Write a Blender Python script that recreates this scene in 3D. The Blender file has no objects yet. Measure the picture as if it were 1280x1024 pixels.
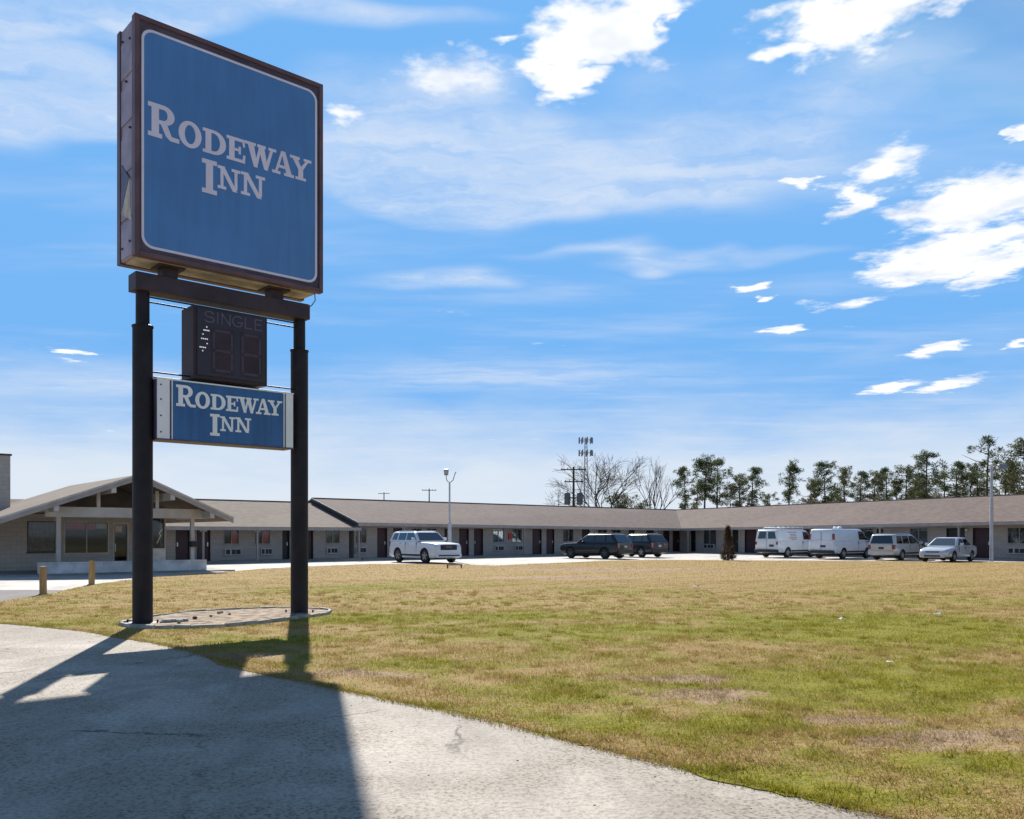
import bpy, bmesh, math, random
import numpy as np
from mathutils import Vector, Matrix
R = math.radians
random.seed(7); rng = np.random.default_rng(11)
SC = bpy.context.scene
COL = SC.collection

# ------------------------------------------------------------------ camera
CAM_H, FPX, HOR = 1.65, 1100.0, 669.0          # eye height, focal length in photo pixels, horizon row
cam = bpy.data.cameras.new('camera'); cam_o = bpy.data.objects.new('camera', cam); COL.objects.link(cam_o)
cam.sensor_width = 36; cam.lens = 36*FPX/1280; cam.shift_y = (HOR-512)/1280
cam.clip_end = 6000; cam.clip_start = .05
cam_o.location = (0, 0, CAM_H); cam_o.rotation_euler = (R(90), 0, 0)
SC.camera = cam_o
# ------------------------------------------------------------------ sun, sky, exposure
SUN_EL = 37.3
sx, sy = -.2306, .9730                          # horizontal direction towards the sun
sun = bpy.data.lights.new('sun', 'SUN'); sun.energy = 4.6; sun.angle = R(.53); sun.color = (1, .965, .91)
sun_o = bpy.data.objects.new('sun', sun); COL.objects.link(sun_o); sun_o.location = (-20, 80, 60)
ce, se = math.cos(R(SUN_EL)), math.sin(R(SUN_EL))
sun_o.rotation_euler = Vector((-sx*ce, -sy*ce, -se)).to_track_quat('-Z', 'Y').to_euler()
SC.view_settings.view_transform = 'Standard'; SC.view_settings.look = 'None'
SC.view_settings.exposure = 1.0; SC.view_settings.gamma = 1

class NT:                                       # tiny node-tree helper
    def __init__(s, tree): s.t = tree; s.n = tree.nodes; s.l = tree.links
    def add(s, typ, **kw):
        n = s.n.new(typ)
        for k, v in kw.items():
            if k.startswith('_'): setattr(n, k[1:], v)
        return n
    def put(s, sock, v):
        if hasattr(v, 'is_output') or isinstance(v, bpy.types.NodeSocket): s.l.new(v, sock)
        else: sock.default_value = v
    def math(s, op, a, b=0.0, c=0.0, clamp=False):
        n = s.n.new('ShaderNodeMath'); n.operation = op; n.use_clamp = clamp
        for i, v in enumerate((a, b, c)): s.put(n.inputs[i], v)
        return n.outputs[0]
    def vmath(s, op, a, b=(0, 0, 0)):
        n = s.n.new('ShaderNodeVectorMath'); n.operation = op
        s.put(n.inputs[0], a); s.put(n.inputs[1], b)
        return n.outputs['Value'] if op in ('LENGTH', 'DOT_PRODUCT', 'DISTANCE') else n.outputs[0]
    def noise(s, vec, scale, detail=4, rough=.55, dist=0.0, out=0):
        n = s.n.new('ShaderNodeTexNoise'); s.put(n.inputs['Vector'], vec)
        n.inputs['Scale'].default_value = scale; n.inputs['Detail'].default_value = detail
        n.inputs['Roughness'].default_value = rough; n.inputs['Distortion'].default_value = dist
        return n.outputs[out]
    def voro(s, vec, scale, feature='F1', out=0):
        n = s.n.new('ShaderNodeTexVoronoi'); n.feature = feature; s.put(n.inputs['Vector'], vec)
        n.inputs['Scale'].default_value = scale
        return n.outputs[out]
    def step(s, v, lo, hi, a=0.0, b=1.0):
        n = s.n.new('ShaderNodeMapRange'); n.interpolation_type = 'SMOOTHSTEP'
        s.put(n.inputs[0], v); n.inputs[1].default_value = lo; n.inputs[2].default_value = hi
        n.inputs[3].default_value = a; n.inputs[4].default_value = b
        return n.outputs[0]
    def mix(s, f, a, b, mode='MIX'):
        n = s.n.new('ShaderNodeMix'); n.data_type = 'RGBA'; n.blend_type = mode
        s.put(n.inputs[0], f); s.put(n.inputs[6], c4(a)); s.put(n.inputs[7], c4(b))
        return n.outputs[2]
    def mapping(s, vec, scale=(1, 1, 1), rot=(0, 0, 0), loc=(0, 0, 0)):
        n = s.n.new('ShaderNodeMapping'); s.put(n.inputs[0], vec)
        n.inputs[1].default_value = loc; n.inputs[2].default_value = rot; n.inputs[3].default_value = scale
        return n.outputs[0]
def c4(c):
    return (*c, 1) if isinstance(c, tuple) and len(c) == 3 else c

def build_world():
    w = bpy.data.worlds.new('World'); SC.world = w; w.use_nodes = True
    w.cycles.sampling_method = 'MANUAL'; w.cycles.sample_map_resolution = 256
    N = NT(w.node_tree); N.n.clear()
    out = N.add('ShaderNodeOutputWorld'); bg = N.add('ShaderNodeBackground')
    bg.inputs[1].default_value = .075
    N.l.new(bg.outputs[0], out.inputs[0])
    sky = N.add('ShaderNodeTexSky'); sky.sky_type = 'NISHITA'; sky.sun_disc = False
    sky.sun_elevation = R(SUN_EL); sky.sun_rotation = math.atan2(sx, sy)
    sky.air_density = 1.0; sky.dust_density = .35; sky.ozone_density = 1.6; sky.altitude = 60
    hs = N.add('ShaderNodeHueSaturation'); hs.inputs['Saturation'].default_value = 1.18; hs.inputs['Value'].default_value = 1.0
    N.l.new(sky.outputs[0], hs.inputs['Color'])
    K = 1.0/.075
    base = N.mix(1.0, hs.outputs[0], (.095*K, .238*K, .46*K), 'DARKEN')
    tc = N.add('ShaderNodeTexCoord'); d = tc.outputs['Generated']
    sep = N.add('ShaderNodeSeparateXYZ'); N.l.new(d, sep.inputs[0])
    zz = N.math('MAXIMUM', sep.outputs[2], .015)
    px = N.math('DIVIDE', sep.outputs[0], zz); py = N.math('DIVIDE', sep.outputs[1], zz)
    cb = N.add('ShaderNodeCombineXYZ'); N.l.new(px, cb.inputs[0]); N.l.new(py, cb.inputs[1])
    P = cb.outputs[0]                           # point on a flat cloud layer one unit up
    def warp(vec, scale, amp, detail=5):
        nz = N.noise(vec, scale, detail, .6, out=1)
        o = N.vmath('SUBTRACT', nz, (.5, .5, .5)); sc = N.add('ShaderNodeVectorMath', _operation='SCALE')
        N.l.new(o, sc.inputs[0]); sc.inputs['Scale'].default_value = amp
        fl = N.vmath('MULTIPLY', sc.outputs[0], (1, 1, 0))
        return N.vmath('ADD', vec, fl)
    def blobs(vec, lst):
        acc = None
        for (x, y, wx, wy, a) in lst:           # photo pixel centre, half sizes in pixels, strength
            u, v = (x-640)/FPX, (HOR-y)/FPX
            cx, cy = u/v, 1/v
            rx = wx/FPX/v; v2 = max(v-wy/FPX, .02); ry = max(.5*(1/v2-1/(v+wy/FPX)), .02)
            q = N.vmath('SUBTRACT', vec, (cx, cy, 0)); q = N.vmath('MULTIPLY', q, (1/rx, 1/ry, 0))
            m = N.math('MULTIPLY', N.math('SUBTRACT', 1.0, N.vmath('LENGTH', q)), a)
            acc = m if acc is None else N.math('MAXIMUM', acc, m)
        return acc
    # heaped clouds
    W1 = warp(P, 5.0, .34, 4)
    cum = blobs(W1, [(745, 40, 105, 58, 1.1), (715, 95, 58, 30, 1), (800, 35, 58, 60, .9), (580, 98, 95, 30, .6), (615, 50, 40, 9, .5),
                     (1050, 25, 100, 52, 1.1), (1000, 65, 60, 22, .8), (1110, 5, 75, 30, .9), (425, 140, 30, 24, .6),
                     (1235, 252, 125, 50, 1.0), (1185, 322, 115, 45, 1.0), (1272, 325, 55, 50, 1.0), (1095, 218, 55, 34, .8), (1066, 252, 30, 28, .9), (1008, 228, 20, 9, .9),
                     (1256, 173, 18, 9, .9), (843, 28, 22, 12, .7), (1170, 436, 30, 13, 1), (1112, 485, 32, 11, 1), (1185, 481, 32, 14, 1),
                     (988, 411, 30, 7, 1), (942, 358, 20, 6, .9), (968, 374, 16, 5, .9), (1045, 380, 50, 8, .45), (90, 439, 22, 5, .9), (1275, 428, 16, 9, .9)])
    n1 = N.noise(P, 7.5, 7, .62); n2 = N.noise(P, 1.7, 5, .6)
    cum = N.math('ADD', cum, N.math('MULTIPLY', N.math('SUBTRACT', n1, .5), 1.5))
    cum = N.math('MAXIMUM', cum, N.math('MULTIPLY', N.math('SUBTRACT', n2, .66), 4.0))   # scattered clouds over the rest of the sky
    cum_a = N.step(cum, .0, .55)
    # thin high veil, drawn out into streaks
    W2 = warp(P, 1.6, .75, 2)
    veil = blobs(W2, [(600, 215, 330, 88, 1.7), (850, 210, 330, 90, 1.1), (60, 130, 260, 80, 1.6), (300, 20, 330, 42, 1.2), (545, 352, 95, 22, .8),
                      (820, 320, 230, 12, .6), (640, 470, 340, 28, .6), (40, 40, 200, 60, 1), (1080, 130, 200, 60, .55), (150, 480, 260, 26, .5)])
    st = N.noise(N.mapping(W1, (1.1, 3.4, 1), (0, 0, .15)), 1.5, 5, .62)
    veil_a = N.math('MULTIPLY', N.step(veil, -.12, .75), N.step(st, .22, .72, .25, 1.0))
    veil_a = N.math('MULTIPLY', veil_a, .90)
    vg = N.math('MULTIPLY', N.step(N.noise(N.mapping(P, (.5, 1.3, 1), (0, 0, .15), (3, 1, 0)), 1.1, 4, .6), .46, .78), .38)
    veil_a = N.math('MAXIMUM', veil_a, vg)
    # pale bank towards the horizon
    hz = N.step(N.math('ADD', sep.outputs[2], N.math('MULTIPLY', N.math('SUBTRACT', N.noise(N.mapping(d, (2.2, 2.2, 9)), 2.2, 4, .6), .5), .13)), .035, .20, 1.0, 0.0)
    hz = N.math('MULTIPLY', hz, .95)
    shade = N.step(N.noise(P, 4.2, 3, .6), .30, .62)
    cloud = N.mix(shade, (.40*K, .43*K, .48*K), (.56*K, .56*K, .56*K))
    c = N.mix(hz, base, (.385*K, .42*K, .455*K))
    c = N.mix(veil_a, c, (.345*K, .395*K, .475*K))
    c = N.mix(cum_a, c, cloud)
    N.l.new(c, bg.inputs[0])
build_world()

# ------------------------------------------------------------------ helpers
def G(x, y, z=0.0):
    """photo pixel -> point on level ground at height z"""
    Y = (CAM_H-z)*FPX/(y-HOR)
    return ((x-640)/FPX*Y, Y)
def tag(o, label=None, cat=None, group=None, kind=None):
    if label: o['label'] = label
    if cat: o['category'] = cat
    if group: o['group'] = group
    if kind: o['kind'] = kind
    return o
def empty(name, loc=(0, 0, 0), rz=0.0, label=None, cat=None, group=None):
    o = bpy.data.objects.new(name, None); COL.objects.link(o)
    o.location = loc; o.rotation_euler = (0, 0, rz); o.empty_display_size = .3
    return tag(o, label, cat, group)
def copy_tree(o, parent=None):
    c = o.copy(); COL.objects.link(c); c.parent = parent
    for ch in o.children: copy_tree(ch, c)
    return c
class MB:
    def __init__(s): s.v = []; s.f = []; s.m = []
    def face(s, pts, mi=0):
        b = len(s.v); s.v += [tuple(p) for p in pts]; s.f.append(tuple(range(b, b+len(pts)))); s.m.append(mi); return s
    def box(s, a, b, mi=0):
        (x0, y0, z0), (x1, y1, z1) = a, b
        k = len(s.v)
        s.v += [(x0, y0, z0), (x1, y0, z0), (x1, y1, z0), (x0, y1, z0), (x0, y0, z1), (x1, y0, z1), (x1, y1, z1), (x0, y1, z1)]
        for q in ((3, 2, 1, 0), (4, 5, 6, 7), (0, 1, 5, 4), (1, 2, 6, 5), (2, 3, 7, 6), (3, 0, 4, 7)):
            s.f.append(tuple(k+i for i in q)); s.m.append(mi)
        return s
    def cbox(s, c, d, mi=0):
        return s.box(tuple(c[i]-d[i]/2 for i in range(3)), tuple(c[i]+d[i]/2 for i in range(3)), mi)
    def hull8(s, lo, hi, mi=0):                  # two matching polygons (lower, upper) -> closed prism
        k = len(s.v); n = len(lo)
        s.v += [tuple(p) for p in lo]+[tuple(p) for p in hi]
        s.f.append(tuple(k+i for i in reversed(range(n)))); s.f.append(tuple(k+n+i for i in range(n))); s.m += [mi, mi]
        for i in range(n):
            j = (i+1) % n; s.f.append((k+i, k+j, k+n+j, k+n+i)); s.m.append(mi)
        return s
    def prism(s, poly, vec, mi=0):
        return s.hull8(poly, [tuple(p[i]+vec[i] for i in range(3)) for p in poly], mi)
    def tube(s, pts, rad, n=8, mi=0, cap=True):
        pts = [Vector(p) for p in pts]
        if not hasattr(rad, '__len__'): rad = [rad]*len(pts)
        rings = []; up = None
        for i, p in enumerate(pts):
            t = (pts[min(i+1, len(pts)-1)]-pts[max(i-1, 0)]).normalized()
            if up is None: up = Vector((0, 0, 1)) if abs(t.z) < .9 else Vector((1, 0, 0))
            a = t.cross(up).normalized(); b = t.cross(a).normalized(); up = -b if False else up
            k = len(s.v); rings.append(k)
            for j in range(n):
                q = p+(a*math.cos(2*math.pi*j/n)+b*math.sin(2*math.pi*j/n))*rad[i]
                s.v.append(tuple(q))
        for r0, r1 in zip(rings, rings[1:]):
            for j in range(n):
                j2 = (j+1) % n
                s.f.append((r0+j, r1+j, r1+j2, r0+j2)); s.m.append(mi)
        if cap:
            s.f.append(tuple(rings[0]+j for j in range(n))); s.f.append(tuple(rings[-1]+j for j in reversed(range(n)))); s.m += [mi, mi]
        return s
    def lathe(s, prof, c=(0, 0, 0), axis='z', n=24, mi=0):
        k = len(s.v)
        for r, h in prof:
            for j in range(n):
                a = 2*math.pi*j/n; x, y = r*math.cos(a), r*math.sin(a)
                p = (x, y, h) if axis == 'z' else ((x, h, y) if axis == 'y' else (h, x, y))
                s.v.append(tuple(p[i]+c[i] for i in range(3)))
        for i in range(len(prof)-1):
            for j in range(n):
                j2 = (j+1) % n
                s.f.append((k+i*n+j, k+i*n+j2, k+(i+1)*n+j2, k+(i+1)*n+j)); s.m.append(mi)
        s.f.append(tuple(k+j for j in reversed(range(n)))); s.f.append(tuple(k+(len(prof)-1)*n+j for j in range(n))); s.m += [mi, mi]
        return s
    def loft(s, rings, mi=0, cap=True):
        n = len(rings[0]); ks = []
        for r in rings: ks.append(len(s.v)); s.v += [tuple(p) for p in r]
        for a, b in zip(ks, ks[1:]):
            for j in range(n):
                j2 = (j+1) % n; s.f.append((a+j, a+j2, b+j2, b+j)); s.m.append(mi)
        if cap:
            s.f.append(tuple(ks[0]+j for j in reversed(range(n)))); s.f.append(tuple(ks[-1]+j for j in range(n))); s.m += [mi, mi]
        return s
    def mesh(s, name, mats):
        me = bpy.data.meshes.new(name); me.from_pydata(s.v, [], s.f)
        mats = mats if isinstance(mats, (list, tuple)) else [mats]
        for m in mats: me.materials.append(m)
        if len(mats) > 1: me.polygons.foreach_set('material_index', s.m)
        return me
    def build(s, name, mats, parent=None, smooth=None, bevel=0.0, fix=True, loc=None, rz=None):
        me = s.mesh(name, mats)
        if fix:
            bm = bmesh.new(); bm.from_mesh(me)
            bmesh.ops.recalc_face_normals(bm, faces=bm.faces); bm.to_mesh(me); bm.free()
        if smooth is not None:
            me.polygons.foreach_set('use_smooth', [True]*len(me.polygons)); me.set_sharp_from_angle(angle=R(smooth))
        o = bpy.data.objects.new(name, me); COL.objects.link(o); o.parent = parent
        if bevel:
            b = o.modifiers.new('bevel', 'BEVEL'); b.width = bevel; b.segments = 2; b.limit_method = 'ANGLE'; b.angle_limit = R(40)
        if loc: o.location = loc
        if rz is not None: o.rotation_euler = (0, 0, rz)
        return o

# ------------------------------------------------------------------ materials
MATS = {}
def new_mat(name):
    m = bpy.data.materials.new(name); m.use_nodes = True; N = NT(m.node_tree); N.n.clear()
    out = N.add('ShaderNodeOutputMaterial'); b = N.add('ShaderNodeBsdfPrincipled'); N.l.new(b.outputs[0], out.inputs[0])
    MATS[name] = m
    return m, N, b
def plain(name, col, rough=.6, metal=0.0, var=.12, scale=3.0, bump=0.0, spec=.5, coat=0.0, bscale=None):
    m, N, b = new_mat(name)
    tc = N.add('ShaderNodeTexCoord'); v = tc.outputs['Object']
    nz = N.noise(v, scale, 5, .6)
    lo = tuple(c*(1-var) for c in col); hi = tuple(min(c*(1+var), 1) for c in col)
    N.l.new(N.mix(N.step(nz, .3, .7), lo, hi), b.inputs['Base Color'])
    b.inputs['Roughness'].default_value = rough; b.inputs['Metallic'].default_value = metal
    b.inputs['Specular IOR Level'].default_value = spec; b.inputs['Coat Weight'].default_value = coat; b.inputs['Coat Roughness'].default_value = .08
    if bump:
        bp = N.add('ShaderNodeBump'); bp.inputs['Strength'].default_value = bump; bp.inputs['Distance'].default_value = .02
        N.l.new(N.noise(v, bscale or scale*12, 4), bp.inputs['Height']); N.l.new(bp.outputs[0], b.inputs['Normal'])
    return m
def glass(name, col=(.02, .024, .028), rough=.06):
    m, N, b = new_mat(name)
    b.inputs['Base Color'].default_value = (*col, 1); b.inputs['Roughness'].default_value = rough
    b.inputs['Specular IOR Level'].default_value = .8; b.inputs['Coat Weight'].default_value = .4; b.inputs['Coat Roughness'].default_value = .03
    return m
def pane_mat(name):                              # see-through window pane
    m, N, b = new_mat(name)
    out = [n for n in N.n if n.type == 'OUTPUT_MATERIAL'][0]
    tr = N.add('ShaderNodeBsdfTransparent'); tr.inputs[0].default_value = (.86, .88, .88, 1)
    gl = N.add('ShaderNodeBsdfGlossy'); gl.inputs['Roughness'].default_value = .04; gl.inputs[0].default_value = (.8, .85, .9, 1)
    fr = N.add('ShaderNodeFresnel'); fr.inputs[0].default_value = 1.5
    mx = N.add('ShaderNodeMixShader'); N.l.new(N.math('MULTIPLY', fr.outputs[0], .8), mx.inputs[0])
    N.l.new(tr.outputs[0], mx.inputs[1]); N.l.new(gl.outputs[0], mx.inputs[2]); N.l.new(mx.outputs[0], out.inputs[0])
    N.n.remove(b)
    return m

plain('dark_pole', (.016, .012, .015), .6, 0, .35, 2.5, .12, .3)
plain('sign_brown', (.125, .062, .066), .5, 0, .25, 1.8, .08)
plain('sign_trim', (.11, .085, .13), .5, .1, .2, 2.0, .05)
plain('beam_dark', (.042, .024, .032), .6, 0, .3, 2.0, .1)
plain('sign_white', (.76, .68, .78), .4, 0, .06, 1.2)
plain('sign_white_clean', (.86, .85, .84), .4, 0, .06, 1.2)
plain('sign_under', (.50, .44, .38), .8, 0, .35, 2.2, .2)
plain('sign_side', (.30, .235, .28), .5, 0, .3, 1.6, .1)
plain('price_dark', (.038, .020, .028), .7, 0, .25, 2)
plain('price_face', (.022, .012, .019), .35, 0, .25, 2)
plain('price_segment', (.05, .03, .045), .35, 0, .2, 8)
plain('price_letter', (.13, .09, .13), .5, 0, .15, 8)
m, N, b = new_mat('led_white'); b.inputs['Base Color'].default_value = (.7, .66, .7, 1); b.inputs['Emission Color'].default_value = (1, .92, .95, 1); b.inputs['Emission Strength'].default_value = .22
def blue_face(name, col, streak=.12):
    m, N, b = new_mat(name); tc = N.add('ShaderNodeTexCoord'); v = tc.outputs['Object']
    st = N.noise(N.mapping(v, (5, 5, .45)), 1.4, 6, .6); cl = N.noise(v, .8, 4, .5)
    f = N.math('ADD', N.math('MULTIPLY', st, .5), N.math('MULTIPLY', cl, .5))
    N.l.new(N.mix(N.step(f, .35, .65), tuple(c*(1-streak) for c in col), tuple(c*(1+streak) for c in col)), b.inputs['Base Color'])
    b.inputs['Roughness'].default_value = .32; b.inputs['Specular IOR Level'].default_value = .4
    return m
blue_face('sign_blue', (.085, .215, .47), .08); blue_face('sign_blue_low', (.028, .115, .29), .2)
def concrete(name, col, speck=.5, crack=.6, sc=1.0):
    m, N, b = new_mat(name); geo = N.add('ShaderNodeNewGeometry'); v = geo.outputs['Position']
    big = N.noise(v, .28*sc, 5, .6, .4); mid = N.noise(N.mapping(v, (1, .35, 1), (0, 0, -.5)), 1.3*sc, 7, .65, .6); fine = N.noise(v, 24*sc, 4, .7); gr = N.voro(v, 46*sc)
    c = N.mix(N.step(big, .32, .68), tuple(x*.86 for x in col), tuple(x*1.22 for x in col))
    c = N.mix(N.math('MULTIPLY', N.step(mid, .46, .70), .55), c, tuple(x*.52 for x in col))
    c = N.mix(N.math('MULTIPLY', N.step(mid, .42, .25), .35), c, tuple(min(1, x*1.25) for x in col))
    c = N.mix(N.math('MULTIPLY', N.step(fine, .42, .66), .50*speck), c, tuple(x*.40 for x in col))
    sand = N.noise(v, 75*sc, 3, .8)
    c = N.mix(N.math('MULTIPLY', N.step(sand, .52, .66), .38*speck), c, tuple(x*.35 for x in col))
    pits = N.math('MULTIPLY', N.step(gr, .30, .08), N.step(N.noise(v, 3.1*sc, 4, .6), .46, .62))
    c = N.mix(N.math('MULTIPLY', pits, .85*speck), c, tuple(x*.30 for x in col))
    lt = N.voro(N.vmath('ADD', v, (7.3, 2.1, 0)), 30*sc)
    c = N.mix(N.math('MULTIPLY', N.step(lt, .22, .06), .5*speck), c, tuple(min(1, x*1.5) for x in col))
    worn = N.step(N.noise(N.vmath('ADD', v, (5, 17, 0)), .42*sc, 7, .68, .3), .40, .56)
    ag = N.math('MULTIPLY', worn, N.step(N.math("ADD", N.voro(v, 29*sc), N.math("MULTIPLY", N.math("SUBTRACT", N.noise(v, 11*sc, 4, .7), .5), .7)), .48, .24))
    c = N.mix(N.math('MULTIPLY', ag, min(1, .85*speck)), c, tuple(x*.20 for x in col))
    c = N.mix(N.math('MULTIPLY', worn, .40*speck), c, tuple(x*f for x, f in zip(col, (.62, .58, .52))))
    wv = N.vmath('ADD', v, N.vmath('MULTIPLY', N.noise(v, 2.2, 5, .7, out=1), (.55, .55, 0)))
    ck = N.voro(wv, .33*sc, 'DISTANCE_TO_EDGE')
    cm = N.math('MULTIPLY', N.step(ck, .010, .002), N.step(N.noise(v, .5, 3), .50, .60))
    c = N.mix(N.math('MULTIPLY', cm, crack), c, tuple(x*.25 for x in col))
    oil = N.step(N.noise(N.vmath('ADD', v, (31, 4, 0)), .75*sc, 4, .55, .4), .66, .78)
    c = N.mix(N.math('MULTIPLY', oil, .35), c, tuple(x*.45 for x in col))
    N.l.new(c, b.inputs['Base Color']); b.inputs['Roughness'].default_value = .88; b.inputs['Specular IOR Level'].default_value = .25
    bp = N.add('ShaderNodeBump'); bp.inputs['Strength'].default_value = .55; bp.inputs['Distance'].default_value = .012
    h = N.math('ADD', N.math('MULTIPLY', fine, .6), N.math('SUBTRACT', N.math('MULTIPLY', mid, .6), N.math('ADD', cm, N.math('MULTIPLY', pits, .5))))
    N.l.new(h, bp.inputs['Height']); N.l.new(bp.outputs[0], b.inputs['Normal'])
    return m
concrete('drive_concrete', (.385, .335, .275), 1.15, .9); concrete('lot_concrete', (.46, .42, .37), .35, .4); concrete('asphalt', (.15, .13, .12), .4, .3)
concrete('walk_concrete', (.30, .28, .26), .4, .3)
plain('kerb_stone', (.36, .33, .29), .9, 0, .3, 6, .4); plain('mulch', (.27, .20, .135), .95, 0, .6, 5, 1.0, .2)
plain('wall_grey', (.235, .215, .20), .85, 0, .10, 1.5, .15, .2)
def brick_mat(name, col):
    m, N, b = new_mat(name); tc = N.add('ShaderNodeTexCoord')
    br = N.add('ShaderNodeTexBrick'); N.l.new(N.mapping(tc.outputs['Object'], (1, 1, 1), (R(90), 0, 0)), br.inputs[0])
    br.inputs['Scale'].default_value = 1; br.inputs['Brick Width'].default_value = .42; br.inputs['Row Height'].default_value = .2; br.inputs['Mortar Size'].default_value = .008
    br.inputs['Color1'].default_value = c4(tuple(x*.93 for x in col)); br.inputs['Color2'].default_value = c4(tuple(x*1.06 for x in col)); br.inputs['Mortar'].default_value = c4(tuple(x*.72 for x in col))
    dirt = N.noise(tc.outputs['Object'], .8, 5, .65)
    N.l.new(N.mix(N.math('MULTIPLY', N.step(dirt, .45, .75), .3), br.outputs[0], tuple(x*.6 for x in col)), b.inputs['Base Color']); b.inputs['Roughness'].default_value = .88
    return m
brick_mat('painted_block', (.40, .355, .32)); brick_mat('office_block', (.45, .40, .35))
def shingle(name, col):
    m, N, b = new_mat(name); geo = N.add('ShaderNodeNewGeometry'); tc = N.add('ShaderNodeTexCoord'); v = tc.outputs['Object']
    br = N.add('ShaderNodeTexBrick'); N.l.new(v, br.inputs[0]); br.inputs['Scale'].default_value = 1
    br.inputs['Brick Width'].default_value = .33; br.inputs['Row Height'].default_value = .15; br.inputs['Mortar Size'].default_value = .006; br.inputs['Bias'].default_value = 0
    br.inputs['Color1'].default_value = c4(tuple(x*.80 for x in col)); br.inputs['Color2'].default_value = c4(tuple(x*1.14 for x in col)); br.inputs['Mortar'].default_value = c4(tuple(x*.6 for x in col))
    st = N.noise(N.mapping(v, (1.6, .28, 1)), 1.0, 6, .65); bl = N.noise(v, .22, 4, .55)
    c = N.mix(N.math('MULTIPLY', N.step(st, .48, .75), .45), br.outputs[0], tuple(x*.62 for x in col))
    c = N.mix(N.math('MULTIPLY', N.step(bl, .45, .7), .35), c, tuple(min(1, x*1.22) for x in col))
    c = N.mix(N.math('MULTIPLY', N.step(N.noise(v, 5, 5, .7), .5, .7), .25), c, tuple(x*.65 for x in col))
    N.l.new(c, b.inputs['Base Color']); b.inputs['Roughness'].default_value = .93; b.inputs['Specular IOR Level'].default_value = .15
    return m
shingle('shingle_brown', (.150, .112, .094)); shingle('shingle_tan_sunlit', (.180, .140, .108))  # lighter tan copy carries the sun on the middle wing's roof in its colour
plain('fascia_grey', (.34, .305, .28), .7, 0, .12, 1.5); plain('fascia_dark', (.045, .042, .045), .7, 0, .2, 1.5); plain('trim_light', (.52, .47, .42), .65, 0, .12, 1.5)
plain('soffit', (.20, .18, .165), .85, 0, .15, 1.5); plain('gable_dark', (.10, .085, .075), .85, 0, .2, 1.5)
plain('door_maroon', (.045, .012, .018), .5, 0, .2, 2); plain('door_dark', (.014, .011, .012), .5, 0, .2, 2)
plain('ac_white', (.48, .46, .43), .55, 0, .1, 4); plain('ac_grille', (.02, .02, .022), .6, 0, .2, 6)
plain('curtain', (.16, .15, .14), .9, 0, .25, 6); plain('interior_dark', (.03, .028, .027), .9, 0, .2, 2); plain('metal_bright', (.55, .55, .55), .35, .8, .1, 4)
plain('poster_red', (.60, .05, .045), .6, 0, .25, 4); plain('poster_cream', (.55, .45, .33), .6, 0, .2, 4); plain('lamp_white', (.65, .62, .55), .4, 0, .05, 4)
plain('planter_wall', (.62, .59, .56), .85, 0, .18, 2.2, .2)
pane_mat('window_pane'); glass('dark_pane', (.018, .02, .022), .05)
def wood(name, col):
    m, N, b = new_mat(name); tc = N.add('ShaderNodeTexCoord'); v = tc.outputs['Object']
    g = N.noise(N.mapping(v, (28, 28, 1.6)), 1, 6, .65, .5)
    N.l.new(N.mix(N.step(g, .3, .7), tuple(x*.55 for x in col), tuple(x*1.2 for x in col)), b.inputs['Base Color']); b.inputs['Roughness'].default_value = .85
    bp = N.add('ShaderNodeBump'); bp.inputs['Strength'].default_value = .5; bp.inputs['Distance'].default_value = .01; N.l.new(g, bp.inputs['Height']); N.l.new(bp.outputs[0], b.inputs['Normal'])
wood('post_yellow', (.48, .30, .12)); wood('utility_wood', (.05, .038, .03)); wood('bark_pine', (.075, .050, .035)); wood('bark_grey', (.085, .068, .055))
plain('transformer_grey', (.10, .105, .11), .6, 0, .15, 3); plain('galvanised', (.36, .37, .38), .45, .6, .15, 3); plain('lamp_pole_grey', (.42, .43, .46), .5, .2, .12, 2); plain('tower_grey', (.22, .23, .24), .6, .3, .1, 2)
plain('paint_white', (.66, .68, .72), .28, 0, .03, 2, 0, .5, .6); plain('paint_van', (.68, .69, .70), .3, 0, .05, 1.4, 0, .5, .5)
plain('paint_van_grey', (.60, .63, .68), .32, 0, .05, 1.4, 0, .5, .5); plain('paint_silver', (.50, .51, .53), .28, .35, .04, 2, 0, .5, .7); plain('paint_tan', (.46, .44, .42), .3, .35, .04, 2, 0, .5, .6)
plain('paint_black', (.010, .010, .013), .3, 0, .1, 2, 0, .4, .35); plain('paint_navy', (.012, .012, .020), .3, 0, .1, 2, 0, .4, .35)
plain('tyre', (.014, .014, .014), .85, 0, .2, 8); plain('rim', (.34, .34, .35), .35, .7, .1, 8); plain('rim_dark', (.07, .07, .075), .35, .6, .1, 8)
plain('plastic_black', (.016, .016, .017), .6, 0, .15, 4); plain('chrome', (.6, .6, .6), .15, 1, .05, 3)
glass('car_glass', (.010, .013, .016), .04); glass('windshield', (.035, .05, .055), .04); glass('headlight', (.30, .32, .35), .12); glass('taillight', (.16, .01, .01), .15)
plain('plate', (.5, .5, .47), .5); plain('print_red', (.36, .12, .10), .6); plain('print_dark', (.03, .035, .05), .5)
plain('paper_white', (.8, .78, .74), .8, 0, .05, 5); plain('stone', (.30, .27, .24), .9, 0, .35, 5, .3)
plain('rust_iron', (.06, .045, .04), .8, .3, .3, 6)
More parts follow.
